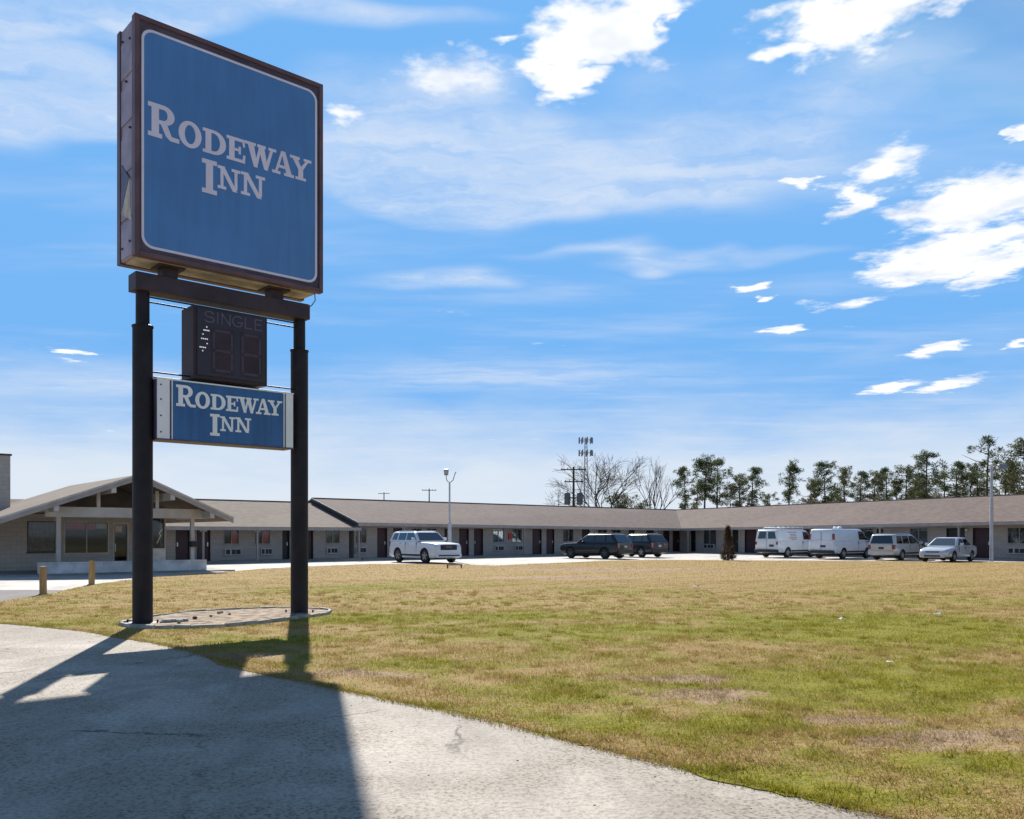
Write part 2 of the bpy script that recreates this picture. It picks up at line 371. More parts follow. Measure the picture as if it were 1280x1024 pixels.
def foliage(name, cols, trans=.25):
    m, N, b = new_mat(name); geo = N.add('ShaderNodeNewGeometry')
    r = geo.outputs['Random Per Island']
    c = N.mix(N.step(r, .0, .55), cols[0], cols[1]); c = N.mix(N.step(r, .7, 1.0), c, cols[2])
    N.l.new(c, b.inputs['Base Color']); b.inputs['Roughness'].default_value = .7; b.inputs['Specular IOR Level'].default_value = .25
    out = [n for n in N.n if n.type == 'OUTPUT_MATERIAL'][0]
    tl = N.add('ShaderNodeBsdfTranslucent'); N.l.new(c, tl.inputs[0])
    mx = N.add('ShaderNodeMixShader'); mx.inputs[0].default_value = trans
    N.l.new(b.outputs[0], mx.inputs[1]); N.l.new(tl.outputs[0], mx.inputs[2]); N.l.new(mx.outputs[0], out.inputs[0])
foliage('pine_needles', ((.045, .066, .022), (.080, .102, .034), (.125, .125, .050)))
foliage('pine_needles_olive', ((.065, .076, .026), (.110, .118, .038), (.16, .14, .06)))
foliage('brown_twigs', ((.09, .060, .040), (.14, .095, .06), (.10, .09, .045)))
foliage('arborvitae', ((.045, .026, .016), (.085, .045, .024), (.10, .085, .035)))
def patches(N, v, lst):
    """soft blobs on the ground at given photo pixels: (x, y, half width m, half depth m)"""
    acc = None
    for (px, py, rx, ry) in lst:
        x, y = G(px, py); q = N.vmath('MULTIPLY', N.vmath('SUBTRACT', v, (x, y, 0)), (1/rx, 1/ry, 0))
        m_ = N.math('SUBTRACT', 1.0, N.vmath('LENGTH', q)); acc = m_ if acc is None else N.math('MAXIMUM', acc, m_)
    return acc
GREEN = [(470, 735, 3.2, 1.6), (350, 800, 1.6, .7), (1060, 855, 3.0, 1.8), (1150, 785, 5.0, 3.0), (860, 905, 1.6, .7), (700, 865, 1.2, 1.0), (520, 830, .9, .8), (1000, 780, 4, 2.2), (780, 790, 4, 1.6), (620, 770, 4, 1.4), (1230, 960, 1.2, .7), (1060, 985, 1.2, .5), (430, 775, 2.0, .9)]
DIRT = [(880, 868, .85, .6), (840, 850, 1.0, .3), (640, 955, .3, .2), (1200, 925, .9, .4), (1070, 900, .5, .3), (450, 845, 1.0, .35), (290, 822, .8, .45), (760, 712, 7, 3.0), (700, 722, 4, 1.6)]
def lawn_colour(N, v, rnd=None):
    """patches of green, straw and bare soil, by position on the ground"""
    w = N.vmath('ADD', v, N.vmath('MULTIPLY', N.noise(v, .9, 4, .6, out=1), (1.6, 1.6, 0)))
    a = N.noise(w, .21, 5, .62); a2 = N.noise(N.vmath('ADD', v, (13, 5, 0)), 1.5, 7, .72); fine = N.noise(v, 9.0, 4, .7)
    sep = N.add('ShaderNodeSeparateXYZ'); N.l.new(v, sep.inputs[0])
    far = N.step(sep.outputs[1], 22, 46)
    g = N.math('ADD', N.math('MULTIPLY', a, .45), N.math('MULTIPLY', a2, .55))
    g = N.math('SUBTRACT', g, N.math('MULTIPLY', far, .10))
    g = N.math('ADD', g, N.math('MULTIPLY', N.math('MAXIMUM', patches(N, w2 := N.vmath('SUBTRACT', w, (.8, .8, 0)), GREEN), -.25), .13))
    if rnd is not None: g = N.math('ADD', g, N.math('MULTIPLY', N.math('SUBTRACT', rnd, .5), .20))
    straw = N.mix(fine, (.28, .175, .062), (.47, .325, .130))
    green = N.mix(N.noise(v, 2.6, 4, .6), (.130, .132, .010), (.330, .290, .016))
    c = N.mix(N.step(g, .435, .56), straw, green)
    d_ = N.math('ADD', patches(N, w2, DIRT), N.math('MULTIPLY', N.math('SUBTRACT', N.noise(v, 3.2, 6, .7), .5), 2.2))
    return c, a, a2, fine, N.step(d_, .05, .5)
m, N, b = new_mat('lawn_soil'); geo = N.add('ShaderNodeNewGeometry'); v = geo.outputs['Position']
c, a, a2, fine, dsp = lawn_colour(N, v)
c = N.mix(.25, c, (.12, .10, .05))
dirt = N.step(N.math('ADD', N.math('MULTIPLY', N.noise(N.vmath('ADD', v, (3.3, 8, 0)), .33, 4, .6), .6), N.math('MULTIPLY', a2, .4)), .60, .68)
c = N.mix(N.math('MULTIPLY', N.math('MAXIMUM', N.math('MULTIPLY', dirt, .5), dsp), .9), c, N.mix(fine, (.23, .15, .09), (.44, .31, .19)))
c = N.mix(N.math('MULTIPLY', N.step(N.noise(v, 17, 5, .75), .50, .72), .40), c, (.06, .05, .025))
N.l.new(c, b.inputs['Base Color']); b.inputs['Roughness'].default_value = .95; b.inputs['Specular IOR Level'].default_value = .1
bp = N.add('ShaderNodeBump'); bp.inputs['Strength'].default_value = .9; bp.inputs['Distance'].default_value = .05
N.l.new(N.math('ADD', N.noise(v, 14, 5, .7), N.math('MULTIPLY', a2, 1.2)), bp.inputs['Height']); N.l.new(bp.outputs[0], b.inputs['Normal'])
m, N, b = new_mat('grass_blade'); geo = N.add('ShaderNodeNewGeometry'); v = geo.outputs['Position']
c, a, a2, fine, dsp = lawn_colour(N, v, geo.outputs['Random Per Island'])
c = N.mix(N.math('MULTIPLY', dsp, .85), c, N.mix(fine, (.22, .145, .09), (.42, .30, .19)))
N.l.new(c, b.inputs['Base Color']); b.inputs['Roughness'].default_value = .75; b.inputs['Specular IOR Level'].default_value = .2
out = [n for n in N.n if n.type == 'OUTPUT_MATERIAL'][0]
tl = N.add('ShaderNodeBsdfTranslucent'); N.l.new(c, tl.inputs[0]); mx = N.add('ShaderNodeMixShader'); mx.inputs[0].default_value = .35
N.l.new(b.outputs[0], mx.inputs[1]); N.l.new(tl.outputs[0], mx.inputs[2]); N.l.new(mx.outputs[0], out.inputs[0])
m, N, b = new_mat('far_ground'); geo = N.add('ShaderNodeNewGeometry'); v = geo.outputs['Position']
N.l.new(N.mix(N.noise(v, .05, 6, .6), (.09, .085, .035), (.20, .15, .08)), b.inputs['Base Color']); b.inputs['Roughness'].default_value = .95
M = MATS

# ------------------------------------------------------------------ ground sheets
def sheet(name, pts, z, mat, th=.0):
    mb = MB()
    if th: mb.hull8([(x, y, z-th) for x, y in pts], [(x, y, z) for x, y in pts])
    else: mb.face([(x, y, z) for x, y in pts])
    return tag(mb.build(name, M[mat]), kind='structure')
mb = MB(); mb.face([(-2500, -600, -.06), (2500, -600, -.06), (2500, 4000, -.06), (-2500, 4000, -.06)]); tag(mb.build('ground', M['far_ground']), kind='structure')
sheet('parking_lot', [(-75, 16), (-30, 20), (70, 20), (75, 45), (60, 100), (-5, 100), (-60, 65), (-75, 40)], -.012, 'lot_concrete')
sheet('access_road', [G(-330, 741), G(30, 737), G(78, 737.5), G(62, 742.5), G(20, 752), G(-330, 775)], -.007, 'asphalt')
near_px = [(0, 779), (60, 784), (110, 789), (150, 797), (195, 804), (240, 815), (285, 829), (330, 843), (385, 853), (440, 866), (500, 878), (560, 890), (650, 911), (740, 933), (820, 953), (900, 972), (1000, 995), (1120, 1024)]
near_edge = [(-30, 22.5), (-18, 18.6), (-13, 17.3)]+[G(*p) for p in near_px]+[(3.2, 4.3), (4.6, 3.5), (7, 2.6), (12, 1.6), (30, .5)]
far_px = [(0, 752), (25, 748), (56, 744), (85, 737), (115, 731), (150, 726), (190, 722), (225, 719), (262, 716.5), (330, 711), (400, 707.5), (470, 705.0), (560, 705.5), (620, 707), (700, 703.5), (760, 701), (830, 700), (900, 700.5), (1000, 701), (1100, 701.5), (1200, 702.5), (1280, 703)]
far_edge = [(-30, 27), (-20, 24.0)]+[G(*p) for p in far_px]+[(42, 50), (60, 44)]
def densify(pl, step, amp):
    out = []
    for (a, b) in zip(pl, pl[1:]):
        n = max(1, int(math.dist(a, b)/step))
        for i in range(n):
            t = i/n; x, y = a[0]+(b[0]-a[0])*t, a[1]+(b[1]-a[1])*t
            out.append((x+random.gauss(0, amp), y+random.gauss(0, amp)))
    return out+[pl[-1]]
lawn_near = densify(densify(near_edge, .7, .05), .09, .016); lawn_far = densify(far_edge, .5, .05)
lawn_poly = lawn_near+[(60, .5)]+list(reversed(lawn_far))
sheet('driveway', [(-60, -12), (60, -12), (60, 1.2)]+[(x+.25, y+.25) for x, y in reversed(near_edge)]+[(-60, 33)], -.004, 'drive_concrete')
# lawn: slightly uneven turf
me = bpy.data.meshes.new('lawn'); bm = bmesh.new()
vs = [bm.verts.new((x, y, -.006)) for x, y in lawn_poly]; fc = bm.faces.new(vs)
lo = bmesh.ops.extrude_face_region(bm, geom=[fc])
for e in lo['geom']:
    if isinstance(e, bmesh.types.BMVert): e.co.z = .004
bmesh.ops.recalc_face_normals(bm, faces=bm.faces)
bmesh.ops.triangulate(bm, faces=[f for f in bm.faces if len(f.verts) > 4])
bm.to_mesh(me); bm.free(); me.materials.append(M['lawn_soil'])
o = bpy.data.objects.new('lawn', me); COL.objects.link(o); tag(o, kind='structure')

BED = [(-.36, .10), (-.34, -.45), (-.10, -.88), (.40, -1.28), (.95, -1.42), (1.6, -1.34), (2.3, -1.08), (3.0, -.78), (3.6, -.45), (3.92, .0), (3.95, .5), (3.7, 1.15), (3.1, 1.6), (2.3, 1.74), (1.5, 1.66), (.8, 1.3), (.2, .85)]   # planting bed in the sign's own frame
def in_poly(px, py, poly):
    P_ = np.array(poly); x0, y0 = P_[:, 0], P_[:, 1]; x1, y1 = np.roll(x0, -1), np.roll(y0, -1)
    ins = np.zeros(len(px), bool)
    for a, b, c, d in zip(x0, y0, x1, y1):
        if b == d: continue
        cond = ((b > py) != (d > py)) & (px < (c-a)*(py-b)/(d-b)+a)
        ins ^= cond
    return ins
def grass():
    X, Y, S = [], [], []
    poly = np.array(near_edge+[(60, .5)]+list(reversed(far_edge)))
    for y0, y1, dens, s in ((3.2, 8, 5200, 1.0), (8, 13, 3000, 1.15), (13, 20, 1300, 1.45), (20, 32, 420, 2.0), (32, 59, 110, 3.0)):
        xr = .66*y1+1.5; n = int(dens*2*xr*(y1-y0))
        x = rng.uniform(-xr, xr, n); y = rng.uniform(y0, y1, n)
        k = (np.abs(x) < .66*y+1.5); x, y = x[k], y[k]
        # clumpy: keep more blades where a few overlaid waves are high
        cl = np.sin(x*5.1+2.0*np.sin(y*3.3))+np.sin(y*6.3+1.7*np.sin(x*4.4+1))+.8*np.sin(x*1.3-y*1.9)
        k = rng.uniform(0, 1, len(x)) < np.clip(.55+.22*cl, .12, 1); x, y = x[k], y[k]
        k = in_poly(x, y, poly); X.append(x[k]); Y.append(y[k]); S.append(np.full(k.sum(), s))
    x, y, s = map(np.concatenate, (X, Y, S))
    nt = 2600; ty = 4+22*rng.uniform(0, 1, nt)**1.3; txx = rng.uniform(-1, 1, nt)*(.66*ty+1.5); kk = in_poly(txx, ty, poly); txx, ty = txx[kk], ty[kk]
    ex = np.repeat(txx, 46); ey = np.repeat(ty, 46); sp = np.repeat(rng.uniform(.03, .11, len(txx)), 46)
    x = np.concatenate([x, ex+rng.normal(0, 1, len(ex))*sp]); y = np.concatenate([y, ey+rng.normal(0, 1, len(ex))*sp]); s = np.concatenate([s, 1.0+.03*ey]); tuft = np.concatenate([np.zeros(len(s)-len(ex)), np.ones(len(ex))])
    # blades leaning out over the edge of the drive
    ne = 12000; seg = np.array(near_edge); L_ = np.hypot(*np.diff(seg, axis=0).T); vis = (seg[:-1, 1] > 4) & (seg[:-1, 0] > -13); pr = L_*vis*(1/np.maximum(seg[:-1, 1], 4)); pr /= pr.sum()
    ki = rng.choice(len(L_), ne, p=pr); ff = rng.uniform(0, 1, ne)[:, None]; pe = seg[ki]*(1-ff)+seg[ki+1]*ff; pe = pe+rng.normal(0, .05, (ne, 2))
    x = np.concatenate([x, pe[:, 0]]); y = np.concatenate([y, pe[:, 1]]); s = np.concatenate([s, .9+.035*pe[:, 1]]); tuft = np.concatenate([tuft, np.full(ne, .3)])
    # keep the planting bed under the sign clear
    bx, by = x+6.80, y-16.2; t = bx*.743+by*.669; u = -bx*.669+by*.743
    k = ~in_poly(t, u, BED); x, y, s, tuft = x[k], y[k], s[k], tuft[k]
    n = len(x); h = rng.uniform(.012, .036, n)*(.75+.25*s)*np.where(rng.uniform(0, 1, n) > .97, 1.7, 1)*(.8+.5*np.clip(np.sin(x*2.3+1.5*np.sin(y*1.7))*np.sin(y*2.9+x), 0, 1))
    h = h*(1+.85*tuft); a = rng.uniform(0, 2*np.pi, n); lean = rng.uniform(.2, 1.3, n)*h; w = rng.uniform(.0020, .0042, n)*s
    la = rng.uniform(0, 2*np.pi, n)
    co = np.empty((n, 3, 3))
    co[:, 0] = np.stack([x-np.cos(a)*w, y-np.sin(a)*w, np.full(n, .002)], 1)
    co[:, 1] = np.stack([x+np.cos(a)*w, y+np.sin(a)*w, np.full(n, .002)], 1)
    co[:, 2] = np.stack([x+np.cos(la)*lean, y+np.sin(la)*lean, .002+h], 1)
    me = bpy.data.meshes.new('grass'); me.vertices.add(3*n); me.vertices.foreach_set('co', co.ravel())
    me.loops.add(3*n); me.loops.foreach_set('vertex_index', np.arange(3*n, dtype=np.int32))
    me.polygons.add(n); me.polygons.foreach_set('loop_start', np.arange(0, 3*n, 3, dtype=np.int32))
    me.update(calc_edges=True); me.materials.append(M['grass_blade'])
    o = bpy.data.objects.new('grass', me); COL.objects.link(o)
    tag(o, 'short patchy green and straw coloured grass covering the lawn', 'grass', kind='stuff')
    print('grass blades', n)
grass()

# ------------------------------------------------------------------ lettering
def arc(cx, cy, rx, ry, ix, iy, a0, a1, n=14):
    out = []
    for i in range(n):
        t0, t1 = R(a0+(a1-a0)*i/n), R(a0+(a1-a0)*(i+1)/n)
        out.append([(cx+ix*math.cos(t0), cy+iy*math.sin(t0)), (cx+rx*math.cos(t0), cy+ry*math.sin(t0)), (cx+rx*math.cos(t1), cy+ry*math.sin(t1)), (cx+ix*math.cos(t1), cy+iy*math.sin(t1))])
    return out
def rc(a, b, c, d): return [[(a, b), (c, b), (c, d), (a, d)]]
SL = .13
GLY = {   # slab serif capitals, cap height 1: (width, convex pieces)
 'I': (.50, rc(.13, SL, .37, 1-SL)+rc(0, 0, .5, SL)+rc(0, 1-SL, .5, 1)),
 'R': (.98, rc(.11, SL, .34, 1-SL)+rc(0, 0, .44, SL)+rc(0, 1-SL, .48, 1)+rc(.34, .42, .50, .54)+arc(.48, .71, .35, .29, .13, .165, -90, 90)
      + [[(.40, .42), (.60, .44), (.74, .14), (.56, .10)], [(.56, .10), (.74, .14), (.82, .13), (.70, 0)], [(.70, 0), (.82, .13), (.98, .13), (.98, 0)]]),
 'O': (.94, arc(.47, .5, .47, .52, .22, .37, 0, 360, 32)),
 'D': (.96, rc(.11, SL, .35, 1-SL)+rc(0, 0, .48, SL)+rc(0, 1-SL, .48, 1)+arc(.46, .5, .50, .50, .25, .37, -90, 90, 18)),
 'E': (.84, rc(.11, SL, .35, 1-SL)+rc(0, 0, .82, SL)+rc(0, 1-SL, .80, 1)+rc(.35, .445, .56, .555)+rc(.53, .34, .63, .66)
      + [[(.70, SL), (.82, SL), (.84, .34), (.74, .34)], [(.70, 1-SL), (.80, 1-SL), (.82, .68), (.73, .68)]]),
 'W': (1.34, [[(.12, .9), (.38, .9), (.54, .0), (.38, .0)], [(.38, .0), (.52, .0), (.70, .9), (.60, .9)], [(.56, .9), (.82, .9), (.98, .0), (.82, .0)], [(.82, .0), (.96, .0), (1.20, .9), (1.08, .9)]]
      + rc(0, .88, .46, 1)+rc(.52, .88, .88, 1)+rc(1.0, .88, 1.34, 1)),
 'A': (1.06, [[(.14, .1), (.26, .1), (.56, 1), (.44, 1)], [(.44, 1), (.64, 1), (.95, .1), (.69, .1)]]+rc(.30, .28, .74, .40)+rc(0, 0, .40, .12)+rc(.58, 0, 1.06, .12)),
 'Y': (1.06, [[(.12, .9), (.38, .9), (.62, .44), (.42, .44)], [(.42, .44), (.62, .44), (.92, .9), (.79, .9)]]+rc(.41, .1, .65, .46)+rc(0, .88, .48, 1)+rc(.68, .88, 1.06, 1)+rc(.27, 0, .79, .12)),
 'N': (1.08, rc(.13, SL, .27, .9)+rc(.80, .1, .94, 1-SL)+[[(.13, .92), (.36, .92), (.94, .0), (.72, .0)]]+rc(0, 0, .40, SL)+rc(0, 1-SL, .34, 1)+rc(.66, 1-SL, 1.08, 1)),
}
def letter(parent, ch, x, z, w, h, y, mat, slant=0.0):
    W, pcs = GLY[ch]; mb = MB()
    for i, pc in enumerate(pcs):
        mb.prism([(x+p[0]/W*w, y-.00012*(i % 9), z+p[1]*h) for p in pc], (0, -.004, 0))
    return mb.build('letter', M[mat], parent)
WORDS = [('R', 0, 0, .565, .61), ('O', .552, -.005, .432, .475), ('D', 1.008, -.005, .452, .455), ('E', 1.474, -.005, .382, .455), ('W', 1.842, -.01, .66, .465), ('A', 2.412, -.005, .475, .475), ('Y', 2.80, .0, .48, .455),
         ('I', .992, -.765, .290, .635), ('N', 1.298, -.610, .452, .435), ('N', 1.762, -.605, .500, .440)]
def artwork(parent, x0, z0, s, y, mat):
    for ch, x, z, w, h in WORDS: letter(parent, ch, x0+x*s, z0+z*s, w*s, h*s, y, mat)

# ------------------------------------------------------------------ the road sign
SD = Vector((.743, .669, 0)).normalized(); SRZ = math.atan2(SD.y, SD.x)
S0 = (-6.80, 16.2, 0)        # left pole; local x runs to the right pole, local -y faces the drive
sign = empty('motel_sign', S0, SRZ, 'tall pylon sign on two dark poles with big blue lettered cabinet on top', 'sign')
def rrect(x0, z0, x1, z1, r, n=8):
    pts = []
    for cx, cz, a in ((x1-r, z0+r, -90), (x1-r, z1-r, 0), (x0+r, z1-r, 90), (x0+r, z0+r, 180)):
        for i in range(n+1):
            t = R(a+90*i/n); pts.append((cx+r*math.cos(t), cz+r*math.sin(t)))
    return pts
for x in (0, 3.19):
    mb = MB(); mb.lathe([(.178, -.1), (.178, 5.46), (.190, 5.47), (.190, 5.50), (.122, 5.53), (.120, 6.125)], (x, 0, 0), n=28)
    p = mb.build('pole', M['dark_pole'], sign, 35)
    mb = MB(); mb.box((x-.26, -.26, -.02), (x+.26, .26, .045)); mb.build('base_plate', M['dark_pole'], p, bevel=.008)
    for bx_ in (-.2, .2):
        for by_ in (-.2, .2): MB().lathe([(.018, .045), (.018, .10)], (x+bx_, by_, 0), n=8).build('bolt', M['dark_pole'], p)
MB().box((-.19, -.20, 6.125), (3.33, .20, 6.44)).build('crossbeam', M['beam_dark'], sign, bevel=.012)
for x in (.46, 2.62):
    mb = MB().box((x-.14, -.13, 6.44), (x+.14, .13, 6.63)); s = mb.build('stub_post', M['beam_dark'], sign)
    MB().box((x-.24, -.24, 6.615), (x+.24, .24, 6.652)).build('flange', M['beam_dark'], s)
x0, x1, z0, z1, yf, yb = -.30, 3.48, 6.65, 10.957, -.47, .48
cab = MB().box((x0+.03, yf+.03, z0+.03), (x1-.03, yb-.03, z1-.03)).build('cabinet', M['sign_side'], sign)
for y_, yy in ((yf, yf+.16), (yb-.16, yb)):          # front and back retainer frames
    mb = MB(); fw = .085
    mb.box((x0, y_, z0), (x0+fw, yy, z1)).box((x1-fw, y_, z0), (x1, yy, z1)).box((x0+fw, y_, z0), (x1-fw, yy, z0+fw)).box((x0+fw, y_, z1-fw), (x1-fw, yy, z1))
    mb.build('retainer_frame', M['sign_brown'], cab, bevel=.008)
MB().box((x0+.10, yf+.20, z0+.008), (x1-.10, yb-.20, z0+.028)).build('bottom_panel', M['sign_under'], cab)
for zz in (7.05, 7.75, 8.6, 9.5, 10.35):               # riveted side sheets
    mb = MB().box((x0+.012, yf+.19, zz-.34), (x0+.029, yb-.19, zz+.31)); mb.build('side_panel', M['sign_side'], cab, bevel=.004)
MB().prism([(x0+.005, yf+.22, 7.32), (x0+.005, yb-.21, 7.55), (x0+.005, yf+.30, 8.1)], (.02, 0, 0)).build('patch_sheet', M['sign_under'], cab)
MB().prism([(x0-.002, yf+.30, 8.1), (x0-.002, yb-.21, 7.55), (x0-.002, yb-.25, 8.45)], (.02, 0, 0)).build('patch_sheet', M['sign_trim'], cab)
for yy_, zz in ((-.2, 6.95), (.2, 6.9), (-.2, 10.6), (.2, 10.7), (.0, 9.9), (-.2, 9.0)):
    MB().lathe([(.022, x0-.012), (.022, x0+.02)], (0, yy_, zz), 'x', 8).build('rivet', M['beam_dark'], cab)
fy = yf+.03                                            # face sits just inside the frame
face = MB().box((x0+fw, fy, z0+fw), (x1-fw, fy+.02, z1-fw)).build('sign_face', M['sign_trim'], sign)
li = rrect(-.175, 6.815, 3.352, 10.765, .21); lo_ = rrect(-.130, 6.860, 3.307, 10.72, .175); n = len(li)
mb = MB()
for i in range(n):
    j = (i+1) % n; mb.prism([(li[i][0], fy, li[i][1]), (li[j][0], fy, li[j][1]), (lo_[j][0], fy, lo_[j][1]), (lo_[i][0], fy, lo_[i][1])], (0, -.006, 0))
mb.build('border_line', M['sign_white'], face)
MB().prism([(x, fy-.0005, z) for x, z in lo_], (0, -.003, 0)).build('blue_panel', M['sign_blue'], face)
artwork(face, -.062, 8.853, 1.0, fy-.004, 'sign_white')
MB().box((x0+fw, yb-.05, z0+fw), (x1-fw, yb-.03, z1-fw)).build('back_face', M['sign_blue'], sign)
MB().tube([(3.38, -.3, 6.66), (3.40, -.28, 6.52), (3.36, -.2, 6.42), (3.33, -.1, 6.40)], .010, 6).build('cable', M['beam_dark'], sign)
for z in (6.03, 5.985, 4.66, 4.60):                      # cross rods carrying the price box
    MB().tube([(.02, (-.09 if z in (6.03, 4.66) else .09), z), (3.17, (-.09 if z in (6.03, 4.66) else .09), z)], .016, 8).build('cross_rod', M['dark_pole'], sign)
# price box
pf = -.30
pb = MB().box((.835, pf+.02, 4.612), (2.33, .30, 5.992)).build('price_box', M['price_dark'], sign, bevel=.012)
MB().box((.90, pf, 4.68), (2.27, pf+.018, 5.94)).build('price_face', M['price_face'], pb)
def stroke(parent, name, lines, w, y, mat, close=False):
    mb = MB(); k = 0
    for ln in lines:
        for (a, b) in zip(ln, ln[1:]):
            dx, dz = b[0]-a[0], b[1]-a[1]; L = math.hypot(dx, dz) or 1; nx, nz = -dz/L*w/2, dx/L*w/2; ex, ez = dx/L*w*.5, dz/L*w*.5
            yy = y-.0001*(k % 7); k += 1
            mb.prism([(a[0]-ex+nx, yy, a[1]-ez+nz), (b[0]+ex+nx, yy, b[1]+ez+nz), (b[0]+ex-nx, yy, b[1]+ez-nz), (a[0]-ex-nx, yy, a[1]-ez-nz)], (0, -.003, 0))
    return mb.build(name, M[mat], parent)
def ar(cx, cz, rx, rz_, a0, a1, n=10): return [(cx+rx*math.cos(R(a0+(a1-a0)*i/n)), cz+rz_*math.sin(R(a0+(a1-a0)*i/n))) for i in range(n+1)]
SANS = {'S': [ar(.5, .74, .42, .26, 25, 270)+ar(.5, .25, .45, .25, 90, -155)], 'I': [[(.5, 0), (.5, 1)]], 'N': [[(.1, 0), (.1, 1), (.9, 0), (.9, 1)]],
        'G': [ar(.52, .5, .46, .5, 45, 315, 18)+[(.92, .42), (.55, .42)]], 'L': [[(.12, 1), (.12, 0), (.85, 0)]], 'E': [[(.85, 1), (.12, 1), (.12, 0), (.88, 0)], [(.12, .52), (.75, .52)]]}
xx = 1.035
for ch, w in (('S', .20), ('I', .085), ('N', .20), ('G', .225), ('L', .185), ('E', .185)):
    stroke(pb, 'letter', [[(xx+p[0]*w, 5.70+p[1]*.20) for p in ln] for ln in SANS[ch]], .020, pf-.0005, 'price_letter'); xx += w+.022
led = []
for (x, z) in [(1.083, 5.60)]+[(1.03+.031*i, 5.535) for i in range(4)]+[(1.01, 5.455)]+[(.985+.036*i, 5.37) for i in range(4)]+[(1.09, 5.285)]+[(.955+.033*i, 5.205) for i in range(4)]+[(1.005, 5.14)]:
    MB().lathe([(.013, pf), (.013, pf-.006)], (x, 0, z), 'y', 8).build('led', M['led_white'], pb)
for dx_ in (1.22, 1.80):
    w, h0, h1, h2 = .36, 4.80, 5.18, 5.56
    MB().box((dx_-.05, pf-.004, 4.74), (dx_+w+.05, pf-.001, 5.61)).build('digit_bezel', M['price_dark'], pb)
    for a_, b_ in (((dx_+.05, h2), (dx_+w-.05, h2)), ((dx_+.05, h1), (dx_+w-.05, h1)), ((dx_+.05, h0), (dx_+w-.05, h0)), ((dx_, h1+.05), (dx_, h2-.05)), ((dx_+w, h1+.05), (dx_+w, h2-.05)), ((dx_, h0+.05), (dx_, h1-.05)), ((dx_+w, h0+.05), (dx_+w, h1-.05))):
        stroke(pb, 'digit_segment', [[a_, b_]], .045, pf-.0045, 'price_segment')
# lower cabinet
lf = -.25
lc = MB().box((.165, lf+.02, 3.418), (2.925, .22, 4.53)).build('lower_cabinet', M['sign_trim'], sign, bevel=.012)
MB().box((.175, lf, 3.43), (.405, lf+.018, 4.52)).build('end_cap', M['sign_white_clean'], lc, bevel=.005); MB().box((2.755, lf, 3.43), (2.915, lf+.018, 4.52)).build('end_cap', M['sign_white_clean'], lc, bevel=.005)
MB().box((.44, lf-.002, 3.43), (.458, lf+.016, 4.52)).build('trim_strip', M['sign_white_clean'], lc); MB().box((2.70, lf-.002, 3.43), (2.722, lf+.016, 4.52)).build('trim_strip', M['sign_white_clean'], lc)
MB().box((.165, lf-.01, 4.52), (2.925, .2, 4.545)).build('top_trim', M['sign_white_clean'], lc); MB().box((.165, lf-.01, 3.405), (2.925, .2, 3.43)).build('bottom_trim', M['sign_trim'], lc)
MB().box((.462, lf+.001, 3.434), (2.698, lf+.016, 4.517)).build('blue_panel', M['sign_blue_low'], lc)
artwork(lc, .520, 4.055, .655, lf-.001, 'sign_white_clean')
for z in (3.55, 3.85, 4.15, 4.42): MB().lathe([(.016, lf-.008), (.016, lf+.004)], (.24, 0, z), 'y', 8).build('bolt', M['beam_dark'], lc)
for x in (.07, 3.03):
    for z in (3.62, 4.33): MB().box((min(x, 1.6)-.0 if x < 1 else 2.925, -.06, z-.04), (.168 if x < 1 else 3.08, .06, z+.04)).build('bracket', M['dark_pole'], lc)
# planting bed at its feet
bed = empty('planting_bed', S0, SRZ, 'narrow stone edged bed of bare soil round the sign poles', 'flower bed')
bl = BED
mb = MB(); mb.hull8([(x, y, .0) for x, y in bl], [(x*.985+.02, y*.97, .040+random.uniform(-.008, .010)) for x, y in bl]); mb.build('soil', M['mulch'], bed)
for (a, b) in zip(bl, bl[1:]+bl[:1]):
    L = math.dist(a, b); k = max(1, round(L/.42))
    for i in range(k):
        p = [a[0]+(b[0]-a[0])*(i+.5)/k, a[1]+(b[1]-a[1])*(i+.5)/k]; an = math.atan2(b[1]-a[1], b[0]-a[0]); l = L/k*.5-.006
        hz_ = .065+random.uniform(-.012, .012)
        MB().hull8([(-l, -.038, 0), (l, -.038, 0), (l, .038, 0), (-l, .038, 0)], [(-l+.012, -.028, hz_), (l-.014, -.03, hz_+random.uniform(-.008, .008)), (l-.012, .03, hz_), (-l+.01, .03, hz_)]).build('edging_stone', M['kerb_stone'], bed, loc=(p[0], p[1], 0), rz=an)
for i in range(6):
    x, y, r = random.uniform(.4, 3.2), random.uniform(-.7, .9), random.uniform(.02, .055)
    MB().lathe([(r*.6, 0), (r, r*.4), (r*.75, r*.9), (r*.2, r*1.1)], (x, y, .045), n=7).build('clod', M['mulch'], bed)
x, y = (.36, -.25)
for i in range(7):
    r = random.uniform(.05, .10); xx_, yy_ = x+random.uniform(-.35, .3), y+random.uniform(-.14, .1)
    MB().lathe([(r*.8, 0), (r, r*.25), (r*.8, r*.6), (r*.3, r*.75)], (xx_, yy_, .04), n=7).build('stone', M['kerb_stone'], bed)

